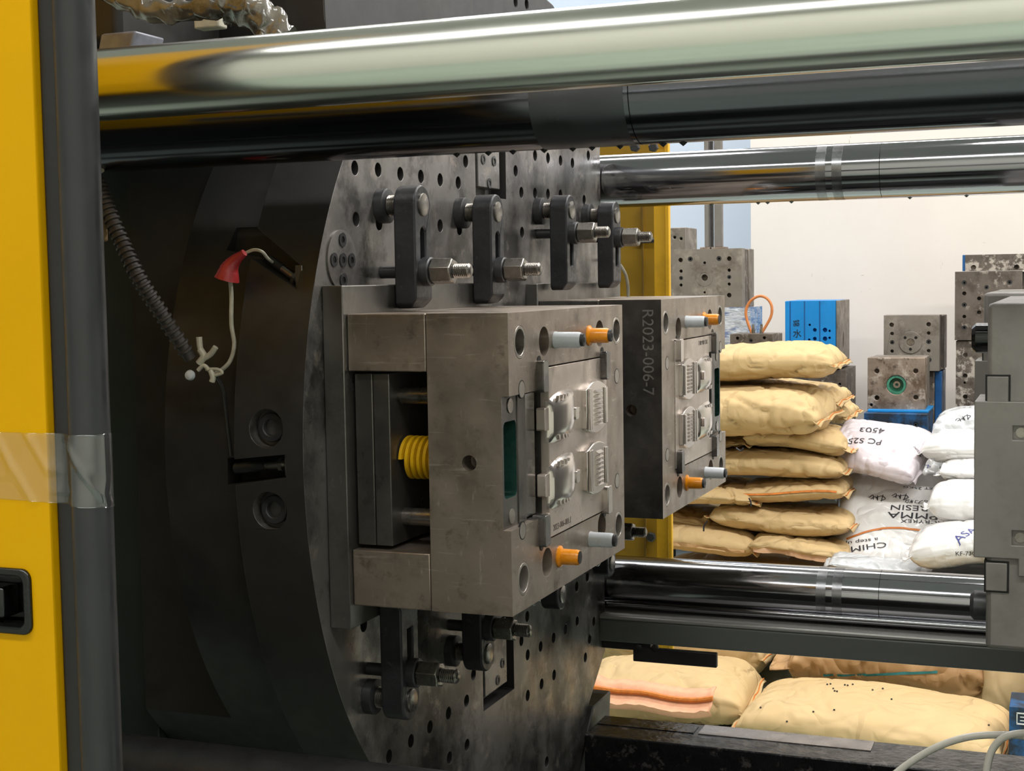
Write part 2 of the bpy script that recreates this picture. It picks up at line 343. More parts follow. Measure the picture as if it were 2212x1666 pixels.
c.prism([(p.x, p.z) for p in s2], 'y', 1.6, 1.74)
cut(body, c)
paint(body, blackcast, lambda n, c: n.x < .5)
for x, y in ((580, 925), (587, 1103)):                       # big recessed cap screws in the rim
    p = at(x, y, 'y', 1.684)
    cut(body, MB().cyl((p.x, 1.6, p.z), (p.x, 1.70, p.z), .026, 28))
    MB().ring((p.x, 1.699, p.z), (0, -1, 0), .011, .020, .010, 24).build('cap_screw', blackiron, plat, bevel=.0015)
mid = [(y+.035 if y < 2.3 else y-.03, 1.262+(z-1.262)*.97) for y, z in arc_profile()]
b2 = MB().prism(mid, 'x', -1.345, -1.0551).build('rear_casting', blackcast, plat, bevel=.006, recalc=True)
c = MB()
for z in (1.713, .831): c.cyl((-1.5, 1.62, z), (-1.0, 1.62, z), .10, 40)
for z in (1.715, .831): c.cyl((-1.5, 3.05, z), (-1.0, 3.05, z), .065, 40)
c.prism([(p.x, p.z) for p in s1], 'y', 1.6, 1.80); c.prism([(p.x, p.z) for p in s2], 'y', 1.6, 1.75)
c.box(-1.6, -1.19, 1.4, 1.86, .3, 2.2)
cut(b2, c)
for z0, z1, y0, y1 in ((1.664, 1.95, 2.306, 2.407), (.775, .895, 2.297, 2.402)):
    t = MB().box(XP-.0299, XP-.002, y0, y1, z0, z1).build('slot_insert', platensteel, plat, bevel=.0015)
    zc = (1.712, 1.712, 1.672) if z0 > 1 else (.835, .815, .79)
    for yy, zz in zip((2.33, 2.38, 2.356), zc):
        MB().ring((XP-.002, yy, zz), (1, 0, 0), .005, .009, .0015, 16).build('screw', blackiron, t)
fl = at(736, 562, 'x', XP)
d = MB().lathe((XP, fl.y, fl.z), (1, 0, 0), [(0, .042), (.0025, .042), (.003, .040)], 40).build('round_cover', platensteel, plat)
for yy, zz in ((0, 0), (0, .028), (0, -.028), (-.026, 0), (.026, 0)):
    MB().ring((XP+.003, fl.y+yy, fl.z+zz), (1, 0, 0), .005, .010, .0016, 18).build('screw', blackiron, d)
    MB().cyl((XP+.0028, fl.y+yy, fl.z+zz), (XP+.0034, fl.y+yy, fl.z+zz), .005, 12).build('screw_socket', holedark, d)
MB().prism([(2.60, .459), (2.74, .469), (2.862, .599), (2.985, .60), (2.97, .53), (2.76, .40), (2.60, .38)], 'x', -1.0, XP+.012).build('slide_shoe', blackcast, plat, bevel=.003, recalc=True)

# sensors sitting in the two pockets, their cable and sleeve
t = thing('proximity_sensor', at(600, 578, 'y', 1.76), 'slim chrome proximity sensor in the slanted pocket above the red sleeve', 'sensor', 'sensors in the platen rim')
p0 = at(582, 560, 'y', 1.745); p1 = at(645, 606, 'y', 1.735)
MB().cyl(p0, p0.lerp(p1, .45), .0062, 14).build('rear_body', cableblack, t)
MB().cyl(p0.lerp(p1, .42), p1, .0052, 16).build('threaded_barrel', nutsteel, t)
MB().lathe(p0.lerp(p1, .86), p1-p0, [(0, .009), (.006, .009)], 6).build('lock_nut', nutsteel, t)
q = at(650, 602, 'y', 1.737); MB().box(q.x-.002, q.x+.009, q.y-.012, q.y+.02, q.z-.017, q.z+.018).build('bracket', nutsteel, t, bevel=.001)
t = thing('proximity_sensor', at(570, 1005, 'y', 1.72), 'small sensor with brass barrel in the level pocket between two cap screws', 'sensor', 'sensors in the platen rim')
p0 = at(510, 1012, 'y', 1.71); p1 = at(620, 1003, 'y', 1.70)
MB().cyl(p0, p0.lerp(p1, .6), .0075, 14).build('rear_body', cableblack, t)
MB().cyl(p0.lerp(p1, .55), p1, .0055, 16).build('threaded_barrel', nutsteel, t)
MB().lathe(p0.lerp(p1, .88), p1-p0, [(0, .010), (.006, .010)], 6).build('lock_nut', nutsteel, t)
q = at(624, 1003, 'y', 1.70); MB().box(q.x-.002, q.x+.010, q.y-.008, q.y+.025, q.z-.016, q.z+.018).build('bracket', nutsteel, t, bevel=.001)
P = lambda x, y, Y=1.70: at(x, y, 'y', Y)
t = thing('sensor_lead', P(500, 560), 'dirty white sensor lead with a red rubber sleeve hanging on the black casting', 'cable')
MB().tube(spline([P(527, 548, 1.70), P(548, 540, 1.70), P(566, 544, 1.70), P(578, 558, 1.72), P(590, 567, 1.74)]), .0022, 8).build('lead_end', cablewhite, t)
MB().tube(spline([P(497, 600), P(500, 640), P(500, 700), P(506, 745), P(497, 780), P(478, 800), P(466, 806)]), .0030, 10).build('lead', cablewhite, t)
MB().tube(spline([P(490, 604, 1.69), P(496, 580, 1.69), P(508, 563, 1.69), P(528, 546, 1.69)]), lambda u: .0125*(1-u)**1.2+.005, 14).build('sleeve', redplastic, t)
MB().tube(spline([P(464, 808), P(482, 840), P(490, 900), P(500, 985)]), .0022, 8).build('black_tail', cableblack, t)
# corrugated conduit
pts = spline([P(206, 380, 1.62), P(228, 440, 1.62), P(262, 520, 1.62), P(300, 600, 1.62), P(350, 680, 1.64), P(412, 775, 1.67)], 24)
t = thing('corrugated_conduit', P(300, 600, 1.62), 'dark ribbed flexible conduit slanting down from the black door tube', 'conduit')
MB().tube(pts, .0085, 14).build('liner', hosemat, t)
mb = MB(); L_ = 0; last = pts[0]; acc = 0
for a, b in zip(pts, pts[1:]):
    L_ += (b-a).length
nr = 34
for k in range(2, nr):
    i = k/nr*(len(pts)-2); p = pts[int(i)].lerp(pts[int(i)+1], i-int(i)); d = (pts[int(i)+1]-pts[int(i)]).normalized()
    MB().lathe(p-d*.0028, d, [(0, .0085), (.0012, .0112), (.0040, .0112), (.0052, .0085)], 14).build('rib', hosemat, t)
# ties and clips holding lead and conduit
t = thing('cable_tie_bundle', P(440, 790, 1.68), 'knotted pale cable ties and clips at the lower end of the conduit', 'cable tie')
for pp, r in (([(436, 762), (432, 750), (430, 728)], .0042), ([(440, 775), (455, 765), (466, 750)], .004), ([(428, 800), (440, 790), (452, 800)], .003), ([(455, 800), (460, 815), (458, 825)], .004), ([(430, 785), (440, 770), (432, 755)], .005), ([(445, 798), (470, 798), (480, 806), (462, 812)], .0022)):
    MB().tube(spline([P(x, y, 1.672) for x, y in pp], 6), r, 10).build('strap', cablewhite, t)
q = P(409, 811, 1.672); MB().lathe(q+Vector((0, .006, 0)), (0, -1, 0), [(0, .006), (.004, .0075), (.008, .006), (.010, .002)], 18).build('button_clip', whiteplastic, t)
q = P(213, 371, 1.60); tag(MB().tube(spline([q+Vector((-.02, 0, -.01)), q, q+Vector((.006, 0, .003))]), .004, 10).build('white_cable_tie', cablewhite), 'stub of white cable tie beside the top of the conduit', 'cable tie')
q = P(217, 495, 1.62); t = thing('tan_connector', q, 'small tan plastic connector hanging beside the conduit', 'connector')
MB().box(q.x-.02, q.x+.007, q.y-.008, q.y+.008, q.z-.017, q.z+.012).build('housing', M('tan_plastic', '#a58a62', .5), t, bevel=.003); MB().cyl((q.x-.003, q.y, q.z+.0121), (q.x-.003, q.y, q.z+.024), .005, 12).build('tab', M('tan_plastic_tab', '#8d7452', .5), t)
# frame column behind the door tube
q0 = at(318, 900, 'y', 1.9).x
t = thing('frame_post', (q0-.1, 2.0, .3), 'dark green black upright frame plate behind the conduit', 'machine frame')
MB().box(q0-.5, q0, 1.9, 2.2, .3, 1.72).build('plate', M('dark_green_black_paint', '#26302c', .5, 0, .15, 6, .05, 40, stain=[('#5a4526', 30, .70, .74, .6)]), t, bevel=.004)
MB().box(q0-.5, q0-.001, 1.92, 2.2, 1.7201, 2.4).build('upper_plate', blackcast, t, bevel=.004)
MB().box(-1.9, -1.42, 2.25, 2.9, .3, 1.7).build('toggle_block', blackcast, t, bevel=.01)

# ---------------------------------------------------------------- tie bars, guide tube, rail, bed
def bar(name, Y, z, r, x0, x1, seam, label, cat='tie bar', mat=None, drips=()):
    t = thing(name, (0, Y, z), label, cat, None)
    MB().cyl((x0, Y, z), (seam-.0006, Y, z), r, 72).build('shaft', mat or chrome, t)
    if seam < x1-.01:
        MB().cyl((seam+.0006, Y, z), (x1, Y, z), r, 72).build('shaft', mat or chrome, t)
        MB().cyl((seam-.0008, Y, z), (seam+.0008, Y, z), r-.0015, 48).build('seam_groove', holedark, t)
        for d0, d1 in ((.128, .108), (.095, .075)) if Y > 2 else ((.118, .006),): MB().lathe((seam-d0, Y, z), (1, 0, 0), [(0, r+.0001), (.0001, r+.0003), (d0-d1, r+.0003), (d0-d1+.0001, r+.0001)], 72).build('worn_band', chromedull if Y > 2 else dullband, t)
    if drips:
        mb = MB()
        for dx in drips: mb.lathe((dx, Y, z-r+.001), (0, 0, -1), [(0, .006), (.002, .004), (.004, .0015), (.005, .0003)], 10)
        o = mb.build('oil_drips', blackgloss, t); o['kind'] = 'stuff'
    return t
rs = random.Random(3)
bar('tie_bar', 3.05, 1.7155, .0575, -1.9, .9, -.364, 'polished chrome tie bar in front of the white wall, above the resin sacks', drips=[-.62, -.60, -.72, -.55, -.2, -.05, -.31])
bar('tie_bar', 3.05, .831, .0575, -1.9, .9, -.364, 'polished chrome tie bar below the moulds, just above the grey green rail')
bar('tie_bar', 1.62, 1.7125, .0575, -1.9, .9, -.463, 'dark reflecting tie bar crossing just below the bright guide tube', mat=chromedark, drips=[-.70+.035*k+rs.random()*.02 for k in range(9)])
bar('tie_bar', 1.62, .829, .0575, -1.9, .9, 2, 'black tie bar crossing the bottom edge under the platen', mat=blackiron)
t = thing('guide_tube', (0, 1.2, 1.70), 'bright brushed steel guide tube running across the very top', 'guide tube')
MB().cyl((-1.25, 1.2, 1.70), (.6, 1.2, 1.70), .0347, 72).build('tube', tubechrome, t)
MB().box(.55, .62, 1.15, 1.25, 1.66, 1.95).build('end_bracket', blackiron, t, bevel=.004)
t = thing('guide_rail', (0, 2.97, .72), 'grey green rail with bright top edge below the chrome tie bar', 'rail')
MB().box(-1.05, .9, 2.95, 3.06, .7185, .767).build('beam', railmat, t, bevel=.004)
MB().box(-1.05, .9, 2.949, 3.06, .7672, .776).build('top_edge', railtop, t, bevel=.003)
MB().cyl((-1.05, 3.0, .792), (.9, 3.0, .792), .009, 16).build('thin_rod', chrome, t)
t = thing('rail_bracket', (-.79, 2.95, .7), 'black flat bracket with two bolt heads hanging under the grey green rail', 'bracket')
MB().box(-.879, -.695, 2.962, 2.975, .676, .7075).build('flag_plate', blackcast, t, bevel=.002)
MB().box(-.95, -.84, 2.963, 3.02, .7, .7182).build('foot', blackcast, t, bevel=.002)
for x in (1381, 1416):
    q = at(x, 1400, 'y', 2.961); MB().lathe((q.x, 2.962, q.z+.002), (0, -1, 0), [(0, .008), (.006, .008), (.007, .006)], 6).build('bolt_head', blackiron, t)
# bed: far way with its bright worn strip, trough, near lip
zt = .571
yb = 2.9; yf = at(1310, 1592, 'z', zt).y
t = thing('machine_bed', (-.3, 2.6, .0), 'wet black machine bed along the bottom with a bright worn strip', 'machine bed')
MB().box(-.925, .12, yf, yb, .2, zt).build('far_way', bedsteel, t, bevel=.003)
xa = at(1505, 1590, 'z', zt).x; xb = at(1880, 1625, 'z', zt).x
MB().box(xa, xb, yf+.075, yb-.004, zt+.0002, zt+.0016).build('worn_strip', polstrip, t)
MB().box(-.92, xa-.01, yf+.075, yb-.02, zt+.0002, zt+.0016).build('oily_strip', bedsteel, t)
MB().box(-.925, .12, 2.05, yf-.0005, .2, .36).build('trough_floor', blackcast, t)
zl = .50; q = at(1345, 1628, 'z', zl); q2 = at(2000, 1700, 'z', zl)
MB().prism([(q.x, q.y), (.12, q.y-.02), (.12, q.y-.25), (max(-.92, q.x-.10), q.y-.25)], 'z', .3601, zl).build('chip_tray', bedsteel, t, bevel=.006, recalc=True)
t = thing('front_machine_frame', (-.9, 1.12, 0), 'dark front beam of the machine below the yellow door', 'machine frame')
MB().box(-3.2, 1.0, 1.0, 1.16, 0, .93).build('beam', blackcast, t, bevel=.01)
MB().box(-3.2, 1.0, 1.04, 1.12, .9301, .95).build('door_track', blackcast, t, bevel=.003)

# ---------------------------------------------------------------- rear guard
YG = 3.66
xg0, xg1 = at(1437, 600, 'y', YG).x, at(1447, 600, 'y', YG).x
t = thing('rear_guard', (xg1-.3, YG+.2, .3), 'yellow sheet metal rear guard with a bright edge behind the chrome bars', 'machine guard')
MB().box(xg0, xg1, YG, YG+.014, .50, 1.88).build('edge_flange', yellowin, t, bevel=.003)
xi = at(1441, 600, 'y', YG+.12).x
MB().box(-2.2, xi, YG+.12, YG+.13, .505, 1.88).build('inner_sheet', yellowshade, t)
MB().box(xg0-.03, xg0-.0005, YG+.004, YG+.012, .50, 1.88).build('return_lip', yellowin, t)
MB().box(-2.3, -2.2, YG, YG+.13, 0, 1.88).build('leg', yellowin, t)
xs = at(1385, 500, 'y', YG+.11).x
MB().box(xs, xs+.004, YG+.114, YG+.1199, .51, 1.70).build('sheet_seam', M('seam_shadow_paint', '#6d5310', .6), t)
q = at(1407, 520, 'y', YG+.11); MB().cyl((q.x-.05, YG+.10, q.z), (q.x+.03, YG+.10, q.z), .007, 12).build('tie_rod', blackiron, t)
MB().box(-2.2, xg1, YG-.05, YG-.02, 1.868, 1.90).build('top_rail', yellowin, t, bevel=.003)
for x in (1371, 1411):
    q = at(x, 322, 'y', YG-.06); MB().lathe((q.x, YG-.051, q.z+.005), (0, -1, 0), [(0, .013), (.012, .013), (.014, .010)], 6).build('bolt_head', blackiron, t)
q = at(1407, 1160, 'y', YG+.119); MB().lathe((q.x, YG+.1199, q.z), (0, -1, 0), [(0, .014), (.008, .014), (.010, .011)], 6).build('bolt_head', blackiron, t)
q = at(1345, 600, 'y', 3.3); tag(MB().tube(spline([at(1296, 560, 'y', 2.992), at(1330, 565, 'y', 3.0), at(1349, 588, 'y', 3.0), at(1356, 615, 'y', 3.0), at(1357, 650, 'y', 3.0)]), .0035, 8).build('bent_grey_cable', cablewhite), 'thin bent grey cable beside the end of the far clamp plate', 'cable')

# ---------------------------------------------------------------- the two moulds on the platen
X1, YC1, ZC1 = -.6825, 2.0032, 1.26
def make_mould():
    r = thing('mould_half', (0, 0, 0), 'nearer open steel mould half with yellow spring, grey and amber parting locks', 'injection mould', 'mould halves clamped to the platen')
    y0, y1 = -.256, .256
    cp = MB().box(-.1165, 0, y0, y1, -.2, .2).build('cavity_plate', mouldsteel, r, bevel=.0018)
    BUSH = [(-.213, .16), (.224, .159), (-.212, -.158), (.224, -.157)]
    RET = [(-.119, .157), (.134, .158), (-.119, -.153), (.134, -.143)]
    c = MB()
    for y, z in BUSH: c.cyl((-.07, y, z), (.01, y, z), .0225, 32)
    for y, z in RET: c.cyl((-.05, y, z), (.01, y, z), .0205, 32)
    for s in (-1, 1): c.lathe((-.058, s*.27, .002), (0, -s, 0), [(0, .0105), (.045, .0105), (.052, .001)], 24)
    c.box(-.0112, .01, y0-.01, -.1679, -.086, .091)
    cut(cp, c)
    cut(cp, MB().box(-.0122, .01, -.1312, .1672, -.1222, .1222))
    cut(cp, MB().box(-.032, .01, -.168, -.1062, -.086, .091).prism(rrect(-.2495, -.2035, -.046, .056, .008), 'x', -.034, .0))
    paint(cp, greengrease, lambda n, c: -.036 < c.x < -.0125 and -.2515 < c.y < -.2015 and -.047 < c.z < .057)
    paint(cp, ejsteel, lambda n, c: -.0325 < c.x < -.0105 and -.257 < c.y < -.106 and -.087 < c.z < .092 and n.x > -.5 and not (-.2515 < c.y < -.2015 and c.x < -.0125))
    MB().prism(rrect(-.249, -.204, -.0455, .0555, .008), 'x', -.0338, -.030).build('slot_floor', greengrease, r)
    for y, z in BUSH:
        MB().ring((-.05, y, z), (1, 0, 0), .0175, .0222, .0502, 36).build('guide_bushing', mouldface, r, bevel=.0008)
        MB().cyl((-.069, y, z), (-.0655, y, z), .0222, 24).build('bore_floor', holedark, r)
    for y, z in RET: MB().cyl((-.0498, y, z), (-.046, y, z), .0203, 28).build('bore_floor', greengrease, r)
    for z0, z1 in ((.1225, .2), (-.2, -.1225)):
        MB().box(-.2340, -.1179, y0, y1, z0, z1).build('spacer_block', mouldsteel, r, bevel=.0016)
    MB().box(-.2660, -.2346, -.266, .262, -.232, .239).build('clamp_plate', M('clamp_plate_steel', '#6d6a66', .36, .75, .2, 7, .08, 120, stain=[('#35322f', 6, .5, .68, .6), ('#a5a19c', 30, .6, .7, .5, (1, 1, .4))]), r, bevel=.0016)
    MB().box(-.2300, -.2030, -.246, .246, -.117, .119).build('ejector_plate', ejsteel, r, bevel=.0015)
    MB().box(-.2022, -.1775, -.246, .246, -.117, .119).build('ejector_plate', ejsteel, r, bevel=.0015)
    for z in (.0865, -.082):
        for s in (-1, 1): MB().cyl((-.1775, s*.205, z), (-.1167, s*.205, z), .0122, 24).build('return_pin', nutsteel, r)
    # flat wire spring
    mb = MB(); n = 26; turns = 6; L = .0608; w = .0068; R0, R1 = .0215, .030; vs = []; fs = []; m = n*turns
    for i in range(m+1):
        q = 2*PI*i/n; x = -.1774+(L-w)*i/m
        for rr, dx in ((R0, 0), (R1, .0012), (R1, w-.0012), (R0, w)): vs.append((x+dx, -.2-math.cos(q)*rr+.004, math.sin(q)*rr))
    for i in range(m):
        for k in range(4): fs.append((i*4+k, i*4+(k+1) % 4, i*4+4+(k+1) % 4, i*4+4+k))
    fs += [(0, 1, 2, 3), (m*4+3, m*4+2, m*4+1, m*4)]
    mb.add(vs, fs); mb.build('spring', springyellow, r, recalc=True, smooth=50)
    MB().cyl((-.1775, -.196, 0), (-.1167, -.196, 0), .014, 20).build('spring_guide', blackiron, r)
    # cavity insert with its cores
    ins = MB().box(-.012, .0008, -.129, .165, -.12, .12).build('cavity_insert', insertsteel, r, bevel=.0008)
    cut(ins, MB().box(-.03, .01, -.14, -.1062, -.086, .091).cyl((-.02, -.141, .123), (.01, -.141, .123), .006, 12).cyl((-.02, .147, .128), (.01, .147, .128), .006, 12))
    for zc in (.048, -.045):
        # arched core with rib marks
        U = 28; V = 20; vs = []; fs = []; yc = -.056; hw = .051; hh = .036
        for i in range(U+1):
            for j in range(V+1):
                a = -1+2*i/U; b = -1+2*j/V
                zedge = hh*(1-.18*a*a)
                h = .014*(1-abs(b)**4)*(1-.65*a*a)*(1 if abs(a) < .999 else 0)
                g = 0
                vs.append((.0008+max(0, h-g), yc+a*hw, zc+b*zedge+.004*a))
        for i in range(U):
            for j in range(V): fs.append((i*(V+1)+j, (i+1)*(V+1)+j, (i+1)*(V+1)+j+1, i*(V+1)+j+1))
        n0 = len(vs); vs += [(-.004, v[1], v[2]) for v in vs[:]]
        rim = [i*(V+1) for i in range(U+1)]+[U*(V+1)+j for j in range(1, V+1)]+[i*(V+1)+V for i in range(U-1, -1, -1)]+[j for j in range(V-1, 0, -1)]
        fs += [(a, b, b+n0, a+n0) for a, b in zip(rim, rim[1:]+rim[:1])]
        MB().add(vs, fs).build('arched_core', polished, ins, recalc=True, smooth=40)
        MB().prism([(yc+y, zc+z) for y, z in rrect(.030, .046, -.009, .009, .004)], 'x', .008, .0135).build('clip_core', polished, ins, bevel=.0006)
        MB().prism([(y, zc+z) for y, z in rrect(-.124, -.104, -.016, .016, .003)], 'x', -.0118, .001).build('tab_core', insertsteel, ins, bevel=.0006)
        for kk in range(4):
            for sg in (-1, 1):
                MB().prism([(yc-.036+.013*kk, zc+sg*.024), (yc-.030+.013*kk, zc+sg*.024), (yc-.028+.013*kk, zc+sg*.031), (yc-.033+.013*kk, zc+sg*.031)], 'x', .006, .0122-.0012*abs(kk-1.5)).build('fin_core', polished, ins, recalc=True)
        MB().cyl((.0008, .020, zc+.002), (.004, .020, zc+.002), .0035, 12).build('gate_pin', polished, ins)
        # louvred core: curved block, two side bars, a column of slats
        p = [(.040+.098*k/14, zc+.030+.010*math.sin(PI*k/14)) for k in range(15)]+[(.138-.098*k/14, zc-.030-.010*math.sin(PI*k/14)) for k in range(15)]
        MB().prism(p, 'x', -.004, .0095).build('louvre_core', polished, ins, bevel=.0016, recalc=True)
        MB().box(.0096, .0135, .042, .050, zc-.031, zc+.031).build('core_bar', polished, ins, bevel=.0008)
        MB().box(.0096, .0125, .053, .060, zc-.031, zc+.031).build('core_bar', polished, ins, bevel=.0008)
        MB().box(.0096, .0125, .122, .133, zc-.028, zc+.028).build('core_bar', polished, ins, bevel=.0008)
        for k in range(8):
            MB().prism([(.0096, zc-.028+.007*k), (.0145, zc-.026+.007*k), (.0096, zc-.0225+.007*k)], 'y', .078, .104).build('slat_core', polished, ins, recalc=True)
    flat_text('engraved_number', '2023-006-001.1', .0125, (.0009, -.055, -.109), (0, 1, 0), (0, 0, 1), M('engraved_shadow', '#5a504a', .5, .5), ins, .0002)
    for y, z in ((-.141, .11), (.145, .108), (-.142, -.104), (.147, -.103)):
        MB().prism(rrect(y-.011, y+.011, z-.022, z+.022, .005), 'x', -.01, .0105).build('interlock', polished if y > 0 and z < 0 else darksteel, r, bevel=.001)
        zz = z+math.copysign(.0215, z); MB().cyl((-.0005, y, zz), (.0009, y, zz), .007, 14).build('relief_hole', holedark, r)
    for y, z in ((.222, .086), (.218, -.083), (-.209, .097), (-.214, -.092)):
        MB().ring((-.002, y, z), (1, 0, 0), .0112, .0124, .0023, 26).build('dowel_groove', holedark, r); MB().cyl((-.002, y, z), (.0004, y, z), .0110, 26).build('dowel_pin', mouldface, r)
    MB().box(-.029, -.0125, -.1655, -.128, -.083, .088).build('slider_block', darksteel, r, bevel=.001)
    MB().box(-.012, -.0098, -.2, -.1705, -.0855, .0905).build('wear_plate', ejsteel, r, bevel=.0008)
    for z in (.0905, -.0855): MB().cyl((-.011, -.225, z-math.copysign(.014, z)), (-.0100, -.225, z-math.copysign(.014, z)), .010, 20).build('dowel_pin', mouldface, r)
    for y, z, L, c, bolt in ((-.073, .157, .039, whiteplastic, 1), (.081, .157, .032, orangeplastic, 1), (-.068, -.154, .031, orangeplastic, 0), (.075, -.154, .037, whiteplastic, 1)):
        fl = 1.38 if c is orangeplastic else 1.08; R = .0112
        o = MB().lathe((0, y, z), (1, 0, 0), [(0, R*fl), (.002, R*fl), (.005, R*1.02), (L-.004, R), (L-.002, R*.96), (L, R*.9)], 30).build('parting_lock', c, r)
        MB().lathe((L+.0001, y, z), (1, 0, 0), [(0, R*.82), (.004 if bolt else .0004, R*.82), (.0045 if bolt else .0005, R*.7)], 24).build('lock_bolt', blackiron if bolt else holedark, o)
        if bolt: MB().cyl((L+.0046, y, z), (L+.005, y, z), .004, 6).build('socket', holedark, o)
    return r
m1 = make_mould()
m2 = copy_tree(m1)
m1.location = (X1, YC1, ZC1)
m2.location = (-.6915, 2.7875, 1.264); m2.rotation_euler = (PI, 0, 0)
m2['label'] = 'farther open mould half stamped R2023-006-7, beside the tan sacks'
flat_text('stamped_number', 'R2023-006-7', .030, Vector((-.026, .2562, -.105))+m2.location, (0, 0, 1), (1, 0, 0), M('stamped_bright_edge', '#7d7975', .45, .4), m2, .0003)
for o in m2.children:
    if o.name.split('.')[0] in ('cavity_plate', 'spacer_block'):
        o.data = o.data.copy(); paint(o, darksteel, lambda n, c: abs(n.y) > .9 and abs(c.y) > .25)  # oily sides darkened as if mirroring the nearer mould's dark back
# ---------------------------------------------------------------- mould clamps
def make_clamp():
    r = thing('mould_clamp', (0, 0, 0), '', 'mould clamp', 'strap clamps holding the moulds')
    w = .0285; zt = .150
    prof = [(-w, .006), (-w+.006, 0), (w-.006, 0), (w, .006)]+[(w*math.cos(PI*k/16), zt+w*math.sin(PI*k/16)) for k in range(17)]
    st = MB().prism(prof, 'x', 0, .034).build('strap', clampface, r, bevel=.0025, recalc=True)
    c = MB().prism([(-.009, .045), (.009, .045)]+[(.009*math.cos(PI*k/10), .108+.009*math.sin(PI*k/10)) for k in range(11)], 'x', -.01, .05)
    cut(st, c); 
    cut(st, MB().prism([(.040, -.01), (.022, -.001), (.040, .020)], 'y', -.05, .05))
    MB().lathe((-.034, 0, .150), (1, 0, 0), [(0, .0255), (.013, .0255), (.0145, .023)], 30).build('screw_foot', blackiron, r)
    pr = []
    for k in range(7): pr += [(-.0195+.003*k, .0135), (-.018+.003*k, .0155)]
    MB().lathe((0, 0, .150), (1, 0, 0), pr+[(.0001, .0135)], 24).build('thread', nutsteel, r)
    MB().lathe((.0341, 0, .150), (1, 0, 0), [(0, .0165), (.0022, .0165), (.003, .015)], 30).build('screw_end', nutsteel, r)
    MB().cyl((-.034, 0, 0), (.094, 0, 0), .0092, 20).build('stud', blackiron, r)
    MB().lathe((.0342, 0, 0), (1, 0, 0), [(0, .021), (.012, .021), (.0135, .019)], 30).build('washer', blackiron, r)
    MB().lathe((.0478, 0, 0), (1, 0, 0), [(0, .017), (.002, .0195), (.032, .0195), (.034, .017)], 6).build('hex_nut', nutsteel, r, bevel=.001)
    pr = []
    for k in range(8): pr += [(.0825+.003*k, .0088), (.084+.003*k, .0108)]
    MB().lathe((0, 0, 0), (1, 0, 0), pr+[(.1075, .0088), (.109, .006)], 22).build('stud_thread', nutsteel, r)
    return r
XF = -.9145
CL = [('first black strap clamp over the nearer mould, left of its twin', 1.9225, 1.464, 1, 1.517),
      ('second black strap clamp over the nearer mould, beside the tee slot', 2.2155, 1.465, 1, 1.520),
      ('black strap clamp over the farther mould, nut halfway up, beside the tee slot', 2.592, 1.483, 1, 1.590),
      ('last black strap clamp over the farther mould, bright nut against the yellow guard', 2.883, 1.484, 1, 1.588),
      ('black strap clamp under the nearer mould, its slot above the nut', 1.8485, 1.052, -1, .943),
      ('shadowed black strap clamp under the nearer mould over the lower slot insert', 2.142, 1.047, -1, .940),
      ('black strap clamp under the farther mould, round end just showing below the nearer mould', 2.510, 1.068, -1, .985),
      ('small clamp end peeping out under the far lower corner of the nearer mould', 2.821, 1.068, -1, .985)]
c0 = make_clamp()
for i, (lab, y, z, s, nz) in enumerate(CL):
    c = c0 if i == 0 else copy_tree(c0)
    c['label'] = lab; c.location = (XF, y, z)
    if s < 0: c.rotation_euler = (PI, 0, 0)
    CL[i] = (c, abs(nz-z))
for c, dz in CL:
    for ch in c.children:
        if ch.name.split('.')[0] in ('stud', 'washer', 'hex_nut', 'stud_thread'): ch.location = (0, 0, dz)

# ---------------------------------------------------------------- fixed mould halves
def make_fixed():
    r = thing('fixed_mould_half', (0, 0, 0), 'grey fixed mould half with a stepped heel block and lock squares', 'injection mould', 'fixed mould halves')
    y0, y1 = -.256, .256
    MB().box(-.0905, .02, y0, y1, -.197, .207).build('cavity_plate', greyfixed, r, bevel=.006)
    MB().box(.0205, .12, y0, y1, -.2, .2).build('clamp_plate', greyfixed, r, bevel=.003)
    hb = MB().prism([(-.104, -.088), (-.055, -.088), (-.055, -.108), (-.045, -.108), (-.045, .094), (-.104, .094)], 'y', y0-.006, y0+.10).build('heel_block', greyfixed, r, bevel=.0012, recalc=True)
    cut(hb, MB().box(-.062, -.03, y0-.02, y0+.012, .050, .066).box(-.062, -.03, y0-.02, y0+.012, -.072, -.055))
    for z in (.058, -.0635): MB().cyl((-.053, y0-.001, z), (-.053, y0+.008, z), .006, 16).build('heel_screw', nutsteel, r)
    MB().box(-.0447, -.0435, y0-.0012, y0, -.108, .12).build('joint_line', holedark, r)
    for z in (.106, -.1105):
        o = MB().box(-.0906, -.067, y0-.0035, y0+.03, z-.0165, z+.0165).build('lock_square', greyfixed, r, bevel=.001)
        MB().box(-.0925, -.065, y0-.0012, y0+.02, z-.0185, z+.0185).build('lock_joint', holedark, o)
    for z in (.165, -.155):
        for y in (-.213, .224): MB().lathe((-.0906, y, z), (-1, 0, 0), [(0, .0178), (.015, .0178), (.0195, .013)], 32).build('guide_pin', blackgloss if z > 0 else blackiron, r)
    q = .1; MB().cyl((-.012, y0-.002, .125), (-.012, y0+.001, .125), .008, 16).build('plug', holedark, r)
    return r
f1 = make_fixed(); f2 = copy_tree(f1)
f1.location = (0, YC1, ZC1); f2.location = (-.047, 2.7875, 1.262)
for o in list(f2.children):
    if o.name.startswith('guide_pin'): bpy.data.objects.remove(o)
f2['label'] = 'darker fixed mould half peeping out behind the grey stepped one'
t = thing('fixed_platen', (.2, 2.35, .3), 'black fixed platen behind the grey fixed mould halves', 'machine platen')
MB().box(.1205, .42, 1.70, 2.97, .45, 2.1).build('plate', blackcast, t, bevel=.006)

